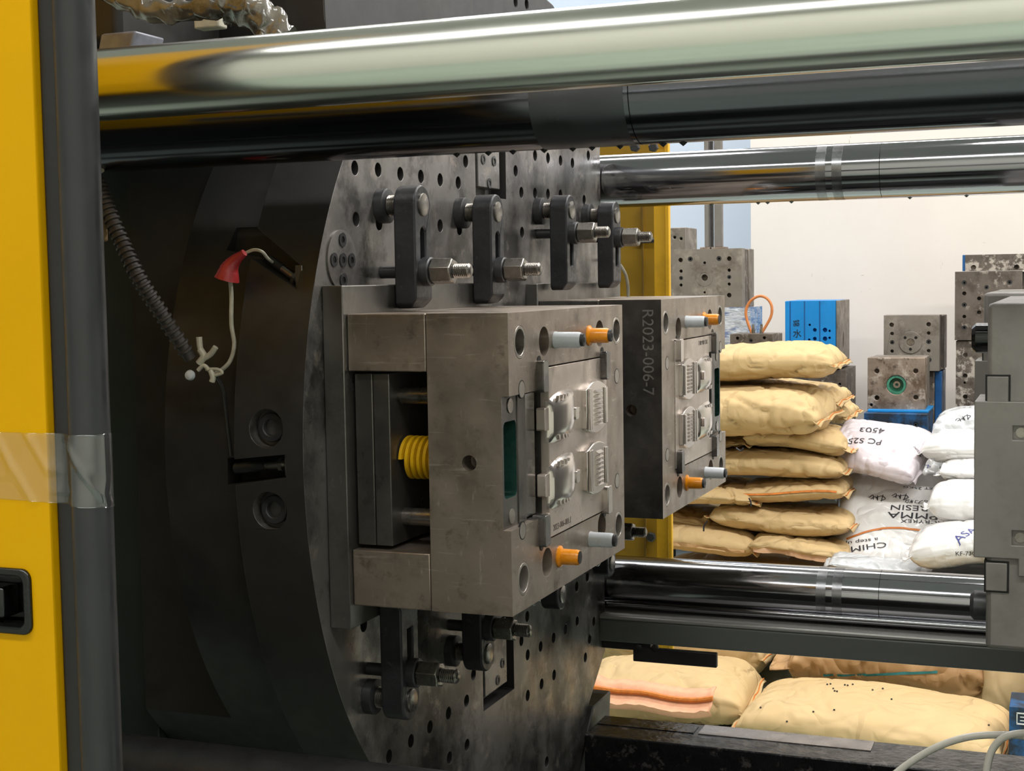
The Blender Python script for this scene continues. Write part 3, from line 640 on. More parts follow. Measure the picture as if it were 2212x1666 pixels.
# ---------------------------------------------------------------- sliding door at the front
YD = 1.05
xd = at(98, 850, 'y', YD).x; xr = at(150, 850, 'y', YD).x; xt0, xt1 = at(138, 850, 'y', YD).x, at(212, 850, 'y', YD).x
t = thing('sliding_door', (-1.2, YD, .951), 'yellow sliding safety door with black rubber edge and grab handle', 'machine door')
dp = MB().box(-2.3, xd, YD, YD+.05, 1.02, 2.45).build('door_panel', yellow, t, bevel=.004)
hz0, hz1 = at(40, 1370, 'y', YD).z, at(40, 1228, 'y', YD).z; hx = at(70, 1300, 'y', YD).x
hr = (xd-.03, hx)
cut(dp, MB().prism(rrect(hx-.15, hx-.004, hz0+.004, hz1-.004, .008), 'y', YD-.02, YD+.035))
hf = MB().prism(rrect(hx-.155, hx, hz0, hz1, .010), 'y', YD-.004, YD+.03).build('handle_bezel', blackgloss, t, bevel=.002)
cut(hf, MB().prism(rrect(hx-.147, hx-.008, hz0+.007, hz1-.007, .007), 'y', YD-.02, YD+.025))
MB().box(hx-.147, hx-.035, YD+.002, YD+.0249, hz0+.012, hz1-.020).build('pull_tab', blackgloss, t, bevel=.003)
MB().box(-2.29, xd-.003, YD+.0502, YD+.058, 1.03, 1.62).build('added_dark_liner', rubber, t)  # unseen lining added to keep yellow bounce light off the moulds
for x_ in (-2.2, -1.2): MB().box(x_, x_+.06, YD+.005, YD+.045, .9501, 1.0199).build('roller_bracket', blackiron, t, bevel=.002)
MB().box(xd+.0003, xr, YD+.008, YD+.045, 1.02, 2.45).build('edge_strip', rubber, t, bevel=.003)
MB().box(xr+.0002, xt0+.006, YD+.022, YD+.04, 1.02, 2.45).build('seal_web', rubber, t)
rt_ = (xt1-xt0)/2
MB().cyl(((xt0+xt1)/2, YD+.01, 1.02), ((xt0+xt1)/2, YD+.01, 2.45), rt_, 32).build('seal_tube', rubbertube, t)
# clear tape wrapped over the edge
zt0, zt1 = at(150, 1085, 'y', YD).z, at(150, 937, 'y', YD).z
xs0 = at(-60, 1000, 'y', YD).x; xe = (xt0+xt1)/2
prof = [(xs0+(xd-xs0)*k/25, YD-.0012) for k in range(26)]+[(xd+.012, YD+.003), (xe-rt_*.9, YD+.001)]+[(xe+(rt_+.0012)*math.sin(q), YD+.01-(rt_+.0012)*math.cos(q)) for q in [math.radians(a) for a in range(-30, 120, 6)]]
vs = []; fs = []; n = len(prof); rows = 40
for j in range(rows+1):
    for i, (x, y) in enumerate(prof):
        z = zt0+(zt1-zt0)*j/rows; wv = (max(0, 1-abs(noise.noise(Vector((x*26+z*18, z*5, 2))))*5)*.003+max(0, noise.noise(Vector((x*40, z*40, 5))))*.002)*(1 if 2 < i < n-1 else .3)
        sag = -.10*(x-xs0)*(1-j/rows)*.35*(i/n)
        vs.append((x, y-wv, z+sag))
for j in range(rows):
    for i in range(n-1): fs.append((j*n+i, j*n+i+1, (j+1)*n+i+1, (j+1)*n+i))
o = MB().add(vs, fs).build('clear_tape', plasticclear, None, smooth=180); tag(o, 'wrinkled clear tape wrapped across the yellow door edge and black tube', 'tape')
so = o.modifiers.new('thick', 'SOLIDIFY'); so.thickness = .00015

# ---------------------------------------------------------------- film wrapped pipe above the guide tube
Pw = lambda x, y, Y=1.42: at(x, y, 'y', Y)
t = thing('wrapped_pipe', Pw(400, 20), 'pipe wrapped in crumpled clear film at the very top beside the door tube', 'wrapped pipe')
def crumple(pts, r, name, mat, seed, amp):
    pts = spline(pts, 14); o = MB().tube(pts, r*.86, 26).build(name, mat, t, smooth=60)
    for v in o.data.vertices:
        c = v.co*70+Vector((seed, 0, 0)); v.co += Vector((noise.noise(c), noise.noise(c+Vector((9, 0, 0))), noise.noise(c+Vector((0, 9, 0)))))*amp
    return o
crumple([Pw(225, -25), Pw(300, 12), Pw(345, 26), Pw(420, 20), Pw(500, 16)], .0145, 'film_sleeve', filmwrap, 0, .006)
crumple([Pw(490, 10), Pw(540, 18), Pw(575, 45), Pw(612, 88)], .022, 'film_bunch', filmwrap, 5, .010)
t = thing('clamp_casting', Pw(400, 70, 2.0), 'dark machine casting behind the film wrapped pipe', 'machine frame')
MB().box(-1.75, -1.09, 1.5, 1.735, 1.80, 2.2).build('casting', blackcast, t, bevel=.01)
q = Pw(270, 90, 1.48); MB().prism([(q.x-.03, q.z-.03), (q.x+.015, q.z-.03), (q.x+.03, q.z+.008), (q.x-.02, q.z+.008)], 'y', 1.46, 1.52).build('lug', M('pale_worn_paint', '#8b8b96', .5, .2, .3, 30), t, bevel=.003, recalc=True)
q = Pw(455, 52, 1.49); MB().box(q.x-.017, q.x+.017, 1.48, 1.4999, q.z-.006, q.z+.006).build('pale_tab', cablewhite, t, bevel=.002)

# ---------------------------------------------------------------- white hose in front of the bed
Ph = lambda x, y, Y=1.9: at(x, y, 'y', Y)
t = thing('white_hose', Ph(2100, 1600), 'translucent white hose looping twice in front of the bed', 'hose')
MB().tube(spline([Ph(1900, 1700), Ph(1960, 1652), Ph(2020, 1616), Ph(2085, 1594), Ph(2150, 1588), Ph(2215, 1592), Ph(2260, 1620)]), .0046, 14).build('hose_loop', hosewhite, t)
MB().tube(spline([Ph(2126, 1720, 1.86), Ph(2132, 1660, 1.86), Ph(2145, 1618, 1.86), Ph(2172, 1592, 1.86), Ph(2215, 1584, 1.86), Ph(2260, 1590, 1.86)]), .0046, 14).build('hose_loop', hosewhite, t)

# ---------------------------------------------------------------- sacks
def sack(label, cat, L, W, T, mat, loc, rot=(0, 0, 0), seed=0, wr=1., group=None, ends='both', sag=0., pin=.5, crease=1, n=2.7, seam=None, name='sack', stitch=None, endlen=.03):
    """a filled sack lying on its broad side: length on x, width on y, thickness on z (base at z = 0)"""
    rnd = random.Random(seed); so = Vector((rnd.random()*50, rnd.random()*50, rnd.random()*50))
    o0 = thing(name, loc, label, cat, group); o0.rotation_euler = rot
    NU, NV = 72, 56; vs = []; fs = []
    def pt(u, q):
        au = abs(u); w = W/2*(1-.10*au**5); t = T/2*max(.02, (1-au**7))**pin
        cs, sn = math.cos(q), math.sin(q)
        y = w*math.copysign(abs(cs)**(2/n), cs); z = t*math.copysign(abs(sn)**(2/n), sn)
        x = u*L/2
        c = Vector((x, y, z))+so
        e = min(1, 1.25-au)                                        # keep the very ends thin
        # broad soft dents, sharp paper folds, and gathers that run in from the ends
        d = .010*noise.noise(c*5)
        f = noise.noise(Vector((c.x*7+c.y*5, c.y*7-c.z*9, c.z*6+3))); f2 = noise.noise(Vector((c.x*13-c.z*8, c.y*12, c.z*13)))
        d -= .011*max(0, 1-abs(f)*9)*wr+.005*max(0, 1-abs(f2)*8)*wr
        g = math.sin(q*7+so.x)+.7*math.sin(q*13+so.y)
        d += .007*g*max(0, au-.45)**1.3*1.6*wr*(1 if au < .97 else .3)
        if crease and abs(sn) < .10 and cs < 0: d += .006*(1-abs(sn)/.10)
        nrm = Vector((0, cs, sn)); k = min(1, t/(T/2)*1.6)
        p = Vector((x, y, z))+nrm*d*k
        p.z += T/2 - sag*(u*u) + .012*math.sin(u*2.2+so.z)
        if p.z < 0 and sag == 0: p.z *= .3
        return p
    for i in range(NU+1):
        u = -1+2*i/NU; u = math.copysign(abs(u)**.8, u)
        for j in range(NV): vs.append(pt(u, 2*PI*j/NV))
    for i in range(NU):
        for j in range(NV): fs.append((i*NV+j, i*NV+(j+1) % NV, (i+1)*NV+(j+1) % NV, (i+1)*NV+j))
    fs += [tuple(range(NV-1, -1, -1)), tuple(NU*NV+j for j in range(NV))]
    me_o = MB(); me_o.v = [tuple(v) for v in vs]; me_o.f = fs
    ob = me_o.build('sack_body', mat, None, smooth=180); ob.parent = o0
    for s in (-1, 1):
        if ends == 'both' or (ends == 'left' and s < 0) or (ends == 'right' and s > 0):
            m = MB(); R = 22; vs = []; fs2 = []
            for i in range(R+1):
                b = -1+2*i/R
                for k in range(4):
                    zc = T/2-sag+.012*math.sin(s*2.2+so.z); lift = .016*noise.noise(Vector((b*2.2+so.x, k*.4, s)))*(k/2)
                    x = s*(L/2-.012+endlen*k/3*(1+.25*noise.noise(Vector((b*3, s, so.y)))))
                    vs.append((x, b*W/2*.93, zc+lift-.004*k))
            for i in range(R):
                for k in range(3): fs2.append((i*4+k, i*4+k+1, i*4+5+k, i*4+4+k))
            m.add(vs, fs2); e = m.build('sewn_end', mat, None, smooth=180); e.parent = o0
            so_ = e.modifiers.new('thick', 'SOLIDIFY'); so_.thickness = .003
            if stitch:
                m = MB(); m.tube([(vs[i*4+2][0], vs[i*4+2][1], vs[i*4+2][2]+.002) for i in range(R+1)], .0022, 6); q = m.build('stitched_tape', stitch, None); q.parent = e
    if seam:                                                       # a sewn tape running along the front side
        sm, zf, wd = seam; m = MB(); path = []
        for i in range(4, NU-3):
            u = -1+2*i/NU
            q = PI+math.asin(max(-.9, min(.9, zf)))*-1
            path.append(pt(u, q)+Vector((0, -.004, 0)))
        m2_ = MB(); vs = []; f3 = []
        for p in path: vs += [p+Vector((0, .004, wd/2)), p+Vector((0, -.004, wd/2)), p+Vector((0, -.006, -wd/2)), p+Vector((0, .004, -wd/2))]
        for i in range(len(path)-1):
            for k in range(4): f3.append((i*4+k, i*4+(k+1) % 4, i*4+4+(k+1) % 4, i*4+4+k))
        f3 += [(0, 1, 2, 3), tuple(len(path)*4-4+k for k in (3, 2, 1, 0))]
        q = m2_.add(vs, f3).build('seam_tape', sm, None, recalc=True); q.parent = o0
    return o0
def spanned(label, x0, x1, yt, yb, Y, W, mat, x0w=None, grow=1.0, **k):
    """a sack whose front side spans the given corners on the plane y = Y"""
    a = at(x0, (yt+yb)/2, 'y', Y).x if x0w is None else x0w; b = at(x1, (yt+yb)/2, 'y', Y).x
    zt = at((x0+x1)/2, yt, 'y', Y+W*.35).z; zb = at((x0+x1)/2, yb, 'y', Y).z
    T = (zt-zb)*grow
    return sack(label, 'sack', b-a, W, T, mat, ((a+b)/2, Y+W/2, zb), **k)
PG = 'tan resin sacks in the tall pile'
YP = 5.55
tan = lambda *a, **k: spanned(*a, W=k.pop('W', .46), mat=k.pop('mat', kraft), group=PG, stitch=k.pop('stitch', orangethread), **k)
tan('topmost tan paper sack of the tall pile, against the blue mould', 1400, 1795, 747, 830, YP, seed=1, ends='right')
tan('tan sack under the topmost one, set back with its end against the dark block', 1480, 1806, 820, 895, YP+.22, seed=2, ends='right', wr=1.5)
tan('wrinkled tan sack sagging forward, second visible layer of the pile', 1390, 1770, 832, 945, YP-.12, seed=3, ends='right', sag=.02, wr=1.5, rot=(.03, .03, -.06))
tan('tan sack end poking out behind the second layer, torn corner', 1600, 1825, 868, 925, YP+.5, seed=4, ends='right', wr=1.6)
tan('tan sack with wide flap facing out, third layer of the pile', 1590, 1812, 918, 985, YP-.02, seed=5, ends='right', rot=(0, .07, .10), endlen=.05)
st1 = tan('crumpled tan sack end with a dark string beside the flapped sack', 1380, 1608, 940, 978, YP+.02, seed=6, ends='right', wr=1.6)
tan('smooth tan sack in the fourth layer, orange tag at its end', 1400, 1818, 972, 1045, YP-.04, seed=7, ends='right')
st2 = tan('tan sack with an orange sewn seam along its side', 1582, 1820, 1034, 1092, YP-.04, seed=8, ends='right', seam=(orangethread, .12, .006), wr=.6)
tan('tan sack with a pointed folded end at the left of the orange seamed one', 1340, 1616, 1048, 1102, YP-.10, seed=9, ends='right', wr=1.3, endlen=.05)
tan('long plump tan sack above the bottom visible pair', 1528, 1834, 1090, 1160, YP-.08, seed=10, ends='both', wr=.8)
st3 = tan('short tan sack end with a tied string beside the long plump one', 1330, 1530, 1096, 1142, YP-.02, seed=11, ends='right', wr=1.4)
tan('tan sack with dark seam next to the yellow guard edge, bottom visible layer', 1330, 1624, 1130, 1208, YP-.12, seed=12, ends='right', seam=(kraftb, -.1, .012), wr=.7)
tan('tan sack with pale torn seam, bottom visible layer beside the white sacks', 1612, 1826, 1156, 1212, YP-.14, seed=13, ends='right', seam=(kraftp, -.35, .02), wr=.8)
tan('tan sack on the wooden pallet, just above the chrome bar line', 1400, 1830, 1214, 1290, YP-.10, seed=14, ends='right')
tan('lowest tan sack of the pile, lying on the wooden pallet', 1400, 1830, 1292, 1372, YP-.10, seed=15, ends='right')
for so_, pts_ in ((st1, ((1590, 968), (1600, 974), (1606, 968))), (st2, ((1618, 1076), (1622, 1086), (1622, 1094))), (st3, ((1528, 1126), (1521, 1136), (1520, 1148)))):
    MB().tube(spline([at(x, y, 'y', YP-.16) for x, y in pts_], 5), .0035, 6).build('tie_string', inkblack, so_)
t = thing('pallet', (-1.3, YP+.2, 0), 'wooden pallet under the tall tan sack pile', 'pallet')
zpal = at(1600, 1374, 'y', YP).z
for k in range(5): MB().box(-2.0, -.74, YP-.08+k*.125, YP+.02+k*.125, zpal-.022, zpal).build('deck_board', wood, t, bevel=.003)
for k in range(3): MB().box(-2.0+k*.58, -1.90+k*.58, YP-.08, YP+.52, 0, zpal-.0222).build('bearer', wood, t, bevel=.003)

# lettering laid on a sack
def sack_text(name, txt, size, sackobj, px, py, Yg, u, v, mat, stroke=None):
    body = [c for c in sackobj.children if c.name.startswith('sack_body')][0]
    bpy.context.view_layer.update()
    mw = body.matrix_world; inv = mw.inverted()
    bv = BVHTree.FromPolygons([mw @ vv.co for vv in body.data.vertices], [p.vertices for p in body.data.polygons])
    d0 = (at(px, py, 'y', Yg)-CAM).normalized(); h = bv.ray_cast(CAM, d0)
    if h[0] is None: return None
    org = h[0]; nn = h[1]
    if nn.dot(d0) > 0: nn = -nn
    if stroke:
        vs = []; fs = []
        for st in stroke:
            pts = spline([Vector((a, b, 0)) for a, b in st], 5) if len(st) > 2 else [Vector((a, b, 0)) for a, b in st]
            n0 = len(vs)
            for i, p in enumerate(pts):
                tng = (pts[min(i+1, len(pts)-1)]-pts[max(0, i-1)]).normalized(); w = Vector((-tng.y, tng.x, 0))*size*.045
                vs += [p*size+w, p*size-w]
            for i in range(len(pts)-1): fs.append((n0+2*i, n0+2*i+1, n0+2*i+3, n0+2*i+2))
    else:
        vs, fs = text_mesh(txt, size)
        if name == 'print_line': vs = [Vector((p.x*1.65, p.y, 0)) for p in vs]
    u = (u-nn*u.dot(nn)).normalized(); v = (v-nn*v.dot(nn)-u*v.dot(u)).normalized()
    bm = bmesh.new(); bvv = [bm.verts.new(p) for p in vs]
    for f in fs:
        try: bm.faces.new([bvv[i] for i in f])
        except ValueError: pass
    bmesh.ops.triangulate(bm, faces=bm.faces)
    for _ in range(1):
        e = [x for x in bm.edges if x.calc_length() > size*.22]
        if e: bmesh.ops.subdivide_edges(bm, edges=e, cuts=2); bmesh.ops.triangulate(bm, faces=bm.faces)
    for q in bm.verts:
        p = org+u*q.co.x+v*q.co.y+nn*.15; h = bv.ray_cast(p, -nn)
        q.co = inv @ ((h[0] if h[0] else p-nn*.15)+nn*.0022)
    me = bpy.data.meshes.new(name); bm.to_mesh(me); bm.free(); me.materials.append(mat)
    o = bpy.data.objects.new(name, me); COL.objects.link(o); o.parent = sackobj
    return o
def white(label, x, y, Y, L, W, T, rot, mat=whitefilm, **k):
    """a plastic sack whose middle sits at the surveyed point"""
    c = at(x, y, 'y', Y); e = Matrix.Rotation(rot[2], 3, 'Z') @ Matrix.Rotation(rot[1], 3, 'Y') @ Matrix.Rotation(rot[0], 3, 'X')
    loc = c - e @ Vector((0, 0, T/2))
    return sack(label, 'sack', L, W, T, mat, loc, rot, group='plastic resin sacks beside the tan pile', name='plastic_sack', n=2.4, **k)
R = math.radians
lil = white('lilac plastic sack with handwriting, on top of the white sacks', 1898, 972, 5.80, .37, .33, .13, (R(26), R(11), R(-8)), pinkfilm, seed=21, wr=.7, endlen=.02)
white('crumpled grey white sack wedged under the lilac one', 1868, 1034, 6.02, .24, .30, .12, (R(20), R(-10), R(14)), greyfilm, seed=22, wr=1.8)
w3 = white('white sack with blue scribble behind the printed black lettered one', 1985, 1030, 6.08, .30, .30, .12, (R(24), 0, R(8)), whitefilm, seed=23, wr=1.2)
pm = white('large white sack printed with black lettering and an orange stripe', 1937, 1128, 5.70, .47, .50, .12, (R(42), R(-5), R(-4)), whitefilm, seed=24, wr=.35, endlen=.018)
white('grey lower flap of a white sack under the black lettered sack', 1915, 1222, 5.40, .40, .16, .05, (R(10), R(3), R(0)), greyfilm, seed=25, wr=.3)
def wh(label, x0, yt, yb, Y, mat=whitefilm, tilt=-7, W=.36, **k):
    return spanned(label, x0, 2330, yt, yb, Y, W, mat, name='plastic_sack', n=2.5, group='plastic resin sacks beside the tan pile', rot=(0, R(tilt), 0), grow=1.06, **k)
w6 = wh('topmost white sack leaning behind the fixed mould', 2020, 868, 956, 5.86, greyfilm, -15, seed=26, wr=.7)
wh('shiny white sack second from the top behind the fixed mould', 1992, 930, 1006, 5.66, seed=27, wr=.7)
w8 = wh('white sack with brown marks third from the top behind the fixed mould', 2030, 984, 1042, 5.50, seed=28, wr=.9)
wh('plump plain white sack behind the fixed mould, above the blue lettered one', 2008, 1040, 1140, 5.30, tilt=-6, W=.33, seed=29, wr=.4)
w10 = wh('white sack with blue lettering at the bottom behind the fixed mould', 1964, 1140, 1240, 5.06, tilt=-5, W=.33, seed=30, wr=.5)
tb = thing('low_stand', (-.2, 5.8, 0), 'low grey stand under the white plastic sacks', 'stand')
zs = at(2030, 1252, 'y', 5.1).z
MB().box(-.735, -.456, 5.50, 6.4, .10, .13).build('lower_board', rackmat, tb, bevel=.004)
MB().box(-.455, -.2405, 5.06, 5.40, zs-.05, zs).build('top_board', rackmat, tb, bevel=.004)
MB().box(-.24, .75, 5.06, 6.4, zs-.05, zs).build('top_board', rackmat, tb, bevel=.004)
for x in (-.72, -.23, .6):
    for y in (5.7, 6.2): MB().box(x, x+.06, y, y+.06, 0, .0998 if x < -.6 else zs-.0502).build('leg', rackmat, tb)
# print on the sacks (upside down, as they lie)
ul = Vector((-1, 0, .05)); vd = Vector((0, -.5, -1))
for txt, sz, x, y, mt in (('RESIN', .034, 1953, 1098, inkblack), ('PMMA', .042, 1962, 1116, inkblack), ('ACRYREX', .022, 1985, 1124, inkblack), ('CHIMEI', .034, 1864, 1183, inkblack), ('a step up', .022, 1859, 1170, inkblack), ('NET 25KG', .018, 1990, 1056, inkblack), ('压克力粒', .022, 1995, 1085, inkblack)):
    if txt == 'RESIN': x, y = 1964, 1097
    if txt == 'PMMA': x, y = 1972, 1114
    if txt == 'ACRYREX': x, y = 1992, 1127
    sl = -.02 if y < 1150 else .24
    sack_text('print_line', txt, sz, pm, x, y, 5.7, Vector((-1, 0, -sl)), Vector((-sl, -.5, -1)), mt)
sack_text('print_stripe', '', .1, pm, 1925, 1146, 5.4, Vector((1, 0, .0)), Vector((0, .5, 1)), inkorange, stroke=[[(-1.65, -.42), (-1.0, -.12), (-.3, .08), (.5, .10), (1.45, -.02)]])
scr = [[(-.9, .1), (-.5, .45), (-.4, -.2)], [(-.7, -.1), (-.2, .2), (.1, -.35)], [(0, .4), (.1, -.3)], [(-.1, .1), (.5, .3), (.9, -.1), (.4, -.4)], [(.6, .5), (.5, -.5)]]
sack_text('hand_scribble', '', .035, pm, 1895, 1077, 5.4, Vector((1, 0, 0)), Vector((0, .5, 1)), inkblack, stroke=scr)
sack_text('hand_scribble', '', .035, pm, 1944, 1074, 5.4, Vector((1, 0, 0)), Vector((0, .5, 1)), inkblack, stroke=[[(a+.1*b, b) for a, b in s] for s in scr])
for txt, sz, x, y in (('4503', .05, 1884, 931), ('PC S25', .045, 1868, 952)):
    if lil: sack_text('hand_lettering', txt, sz, lil, x, y, 5.5, Vector((-1, 0, .12)), Vector((.05, -.6, -1)), inkblack)
sack_text('side_print', 'RESIN', .02, lil, 1983, 975, 5.5, Vector((-1, .6, -.3)), Vector((0, -.5, -1)), inkblack)
sack_text('hand_scribble', '', .03, w3, 1995, 1008, 5.9, Vector((1, 0, 0)), Vector((0, .5, 1)), inkblue, stroke=scr)
sack_text('hand_scribble', '', .03, w6, 2082, 905, 5.7, Vector((1, 0, .6)), Vector((-.5, .5, 1)), inkblack, stroke=scr)
sack_text('hand_scribble', '', .022, w8, 2078, 985, 5.4, Vector((1, 0, .2)), Vector((-.2, .5, 1)), kraftb, stroke=scr)
sack_text('blue_print_word', 'ASA', .05, w10, 2086, 1154, 5.0, Vector((.25, 0, 1)), Vector((-1, 0, .25)), inkblue)
sack_text('code_print', 'KF-730', .022, w10, 2085, 1196, 5.0, Vector((1, 0, .05)), Vector((0, .5, 1)), inkblack)

# sacks on the floor close behind the machine
YF = 4.42
zf = lambda y, Y=YF: at(1870, y, 'y', Y).z
big = sack('big smooth tan sack lying close behind the machine bed, sprinkled with dark pellets', 'sack',   .80, .50, .155, kraft, (-.575, YF+.23, 0), (0, 0, R(-3)), 41, .45, 'tan sacks on the floor behind the machine', stitch=orangethread, crease=0, pin=.42)
bw = sack('brown kraft sack with a teal stripe lying behind the big smooth sack', 'sack', .66, .40, .25, kraftb, (-.60, YF+.78, .05), (R(12), R(2), R(3)), 42, 1.4, 'kraft sacks on the floor behind the machine', stitch=None, endlen=.07)
sack('tan sack with wide pink taped seam next to the platen foot', 'sack', .60, .50, .17, kraft, (-1.30, YF+.35, 0), (0, 0, R(4)), 43, 1.0, 'tan sacks on the floor behind the machine', stitch=orangethread)
sack('tan sack lying behind the pink taped one, under the black bracket', 'sack', .72, .44, .24, kraft, (-1.38, YF+.86, .03), (0, R(4), R(-3)), 44, .8, 'tan sacks on the floor behind the machine', stitch=orangethread)
sack('sage tan sack standing on end between the kraft sack and the pink one', 'sack', .36, .32, .14, kraftg, (-.08, YF+.70, .16), (R(72), 0, R(-6)), 45, .4, 'tan sacks on the floor behind the machine', stitch=None)
pk = sack('pink tan paper sack with small print by the blue label block', 'sack', .44, .44, .24, kraftp, (.16, YF+.42, .06), (R(24), R(-10), R(8)), 46, 1.5, 'kraft sacks on the floor behind the machine', stitch=None)
sack('white sack with blue print behind the pink paper one', 'sack', .40, .40, .16, whitefilm, (.20, YF+.95, .10), (R(30), 0, 0), 47, .8, 'kraft sacks on the floor behind the machine', stitch=None, name='plastic_sack')
# pink taped seam lying over the two tan sacks
t = thing('sack_seam_tape', at(1400, 1490, 'y', YF+.1), 'orange and pink sewn tape edge standing up along the sack by the platen foot', 'sack tape')
pp = [at(x, y, 'y', YF+.06) for x, y in ((1270, 1486), (1330, 1496), (1390, 1500), (1450, 1512), (1500, 1516), (1540, 1512))]
pp = spline(pp, 6); vs = []; fs = []
for i, p in enumerate(pp):
    k = noise.noise(Vector((i*.35, 1, 0)))*.01
    vs += [p+Vector((0, .05, .030+k)), p+Vector((0, .012, .022+k)), p+Vector((0, 0, .006)), p+Vector((0, -.012, -.012)), p+Vector((0, -.05, -.022-k)), p+Vector((0, -.02, -.05))]
for i in range(len(pp)-1):
    for k in range(5): fs.append((i*6+k, i*6+k+1, i*6+7+k, i*6+6+k))
o = MB().add(vs, fs).build('crepe_tape', pinktape, t, smooth=70); so = o.modifiers.new('thick', 'SOLIDIFY'); so.thickness = .003
MB().tube([p+Vector((0, -.004, .006)) for p in pp], .0085, 8).build('orange_cord', orangethread, t)
sack_text('teal_stripe', '', .1, bw, 1900, 1456, YF+.5, Vector((1, 0, .03)), Vector((0, .3, 1)), inkteal, stroke=[[(-1.9, -.15), (-.6, -.08), (.5, .02), (1.9, .14)]])
sack_text('small_print', '.1 m', .022, pk, 2196, 1468, YF+.3, Vector((1, 0, .1)), Vector((0, .3, 1)), inkblack)
t = thing('blue_label_block', at(2200, 1550, 'y', YF), 'teal blue box with a white square mark by the pink sack', 'box')
a = at(2180, 1526, 'y', YF+.02); b = at(2250, 1578, 'y', YF+.02)
MB().box(a.x, b.x+.10, YF+.02, YF+.18, 0, a.z).build('box_body', bluedirty, t, bevel=.003)
q = at(2205, 1553, 'y', YF+.019)
for w_, zz in ((.024, .016), (.024, -.016)): MB().box(q.x-.012, q.x+.05, YF+.0185, YF+.0199, q.z+zz-.002, q.z+zz+.002).build('mark', whitefilm, t)
MB().box(q.x-.012, q.x-.009, YF+.0185, YF+.0199, q.z-.016, q.z+.016).build('mark', whitefilm, t)
for zz in (.005, -.006): MB().box(q.x-.002, q.x+.05, YF+.0185, YF+.0199, q.z+zz-.0015, q.z+zz+.0015).build('mark', whitefilm, t)
# dark pellets spilt on the big sack
bpy.context.view_layer.update()
bb = [c for c in big.children if c.name.startswith('sack_body')][0]
bv = BVHTree.FromPolygons([bb.matrix_world @ v.co for v in bb.data.vertices], [p.vertices for p in bb.data.polygons])
pel = None
for x, y in ((1787, 1480), (1794, 1479), (1800, 1489), (1803, 1494), (1808, 1495), (1825, 1481), (1831, 1482), (1842, 1480), (1885, 1492), (1907, 1489), (1926, 1512), (1757, 1539), (1802, 1535), (2136, 1568), (1643, 1530), (1700, 1560)):
    h = bv.ray_cast(CAM, (at(x, y, 'y', YF)-CAM).normalized())
    if h[0] is None: continue
    if pel is None:
        pel = MB().lathe((0, 0, 0), (0, 0, 1), [(0, .002), (.0015, .0032), (.003, .0032), (.0045, .0018)], 10).build('resin_pellet', inkblack); o = pel
    else: o = pel.copy(); COL.objects.link(o)
    o.location = h[0]; tag(o, 'tiny dark resin pellet lying on the big smooth tan sack', 'pellet', 'dark pellets on the big sack')

# ---------------------------------------------------------------- stored moulds by the wall
zr = at(2040, 918, 'y', YB).z
t = thing('mould_rack', (0, 8.3, 0), 'long dark low rack along the white wall under the stored moulds', 'rack')
MB().box(-3.2, 1.6, 7.0, YB-.01, zr-.08, zr).build('deck', rackmat, t, bevel=.005)
for k in range(5): MB().box(-3.1+k*1.1, -3.0+k*1.1, 7.1, 7.2, 0, zr-.0802).build('leg', rackmat, t); 
for k in range(5): MB().box(-3.1+k*1.1, -3.0+k*1.1, 8.8, 8.9, 0, zr-.0802).build('leg', rackmat, t)
def stored(label, x0, x1, yt, yb, Y, D, plates, holes=(), zfloor=None, cat='injection mould', name='stored_mould'):
    """plates: list of (share of depth, material); a mould seen from its clamping face"""
    a = at(x0, yt, 'y', Y); b = at(x1, yb, 'y', Y); zb = b.z if zfloor is None else zfloor; zt = (a.z+at(x1, yt, 'y', Y).z)/2
    t = thing(name, ((a.x+b.x)/2, Y, zb), label, cat, 'moulds stored along the wall')
    y = Y
    for i, (dd, mt, inset) in enumerate(plates):
        o = MB().box(a.x+inset, b.x-inset, y, y+dd*D-.002, zb, zt-abs(inset)*.5).build('mould_plate', mt, t, bevel=.004)
        if i == 0:
            for px, py, rp, kind in holes:
                q = at(px, py, 'y', Y); r = rp/FPX*Y*1.02
                cut(o, MB().cyl((q.x, Y-.02, q.z), (q.x, Y+min(.04, dd*D*.7), q.z), r, 18))
                if kind == 1: MB().ring((q.x, Y+.012, q.z), (0, -1, 0), r*.45, r*.98, .010, 16).build('cap_screw', blackiron, t)
        y += dd*D
    return t, a, b, zt, zb
t, a, b, zt, zb = stored('big grey mould with twin steel posts standing on top', 1451, 1603, 538, 664, 7.2, .30, [(.25, rustgrey, 0), (.35, rustdark, .006), (.40, rustgrey, 0)],
    [(1470, 562, 5, 0), (1491, 560, 5.5, 1), (1553, 559, 5.5, 1), (1575, 559, 5, 0), (1471, 586, 3.6, 0), (1471, 601, 4.5, 1), (1471, 616, 3.4, 0), (1575, 584, 3.6, 0), (1575, 599, 4.5, 1), (1575, 614, 3.4, 0), (1575, 638, 5, 0), (1522, 600, 7, 0), (1522, 568, 3, 0), (1538, 600, 2.5, 0), (1506, 601, 2.5, 0), (1522, 632, 2.5, 0)])
q = at(1522, 600, 'y', 7.2); MB().ring((q.x, 7.2, q.z), (0, -1, 0), .028, .043, .0015, 30).build('locating_ring', rustgrey, t)
for x0, x1 in ((1524, 1533), (1545, 1561)):
    p0 = at(x0, 530, 'y', 7.35); p1 = at(x1, 530, 'y', 7.35)
    MB().box(p0.x, p1.x, 7.33, 7.37, zt+.012, 2.5).build('post', greyfixed, t, bevel=.003)
    MB().box(p0.x-.02, p1.x+.02, 7.31, 7.39, zt-.002, zt+.0115).build('post_foot', rustbrown, t, bevel=.002)
p0 = at(1535, 530, 'y', 7.35); p1 = at(1541, 530, 'y', 7.35); MB().box(p0.x, p1.x, 7.345, 7.365, zt-.002, 2.5).build('dark_rod', blackiron, t)
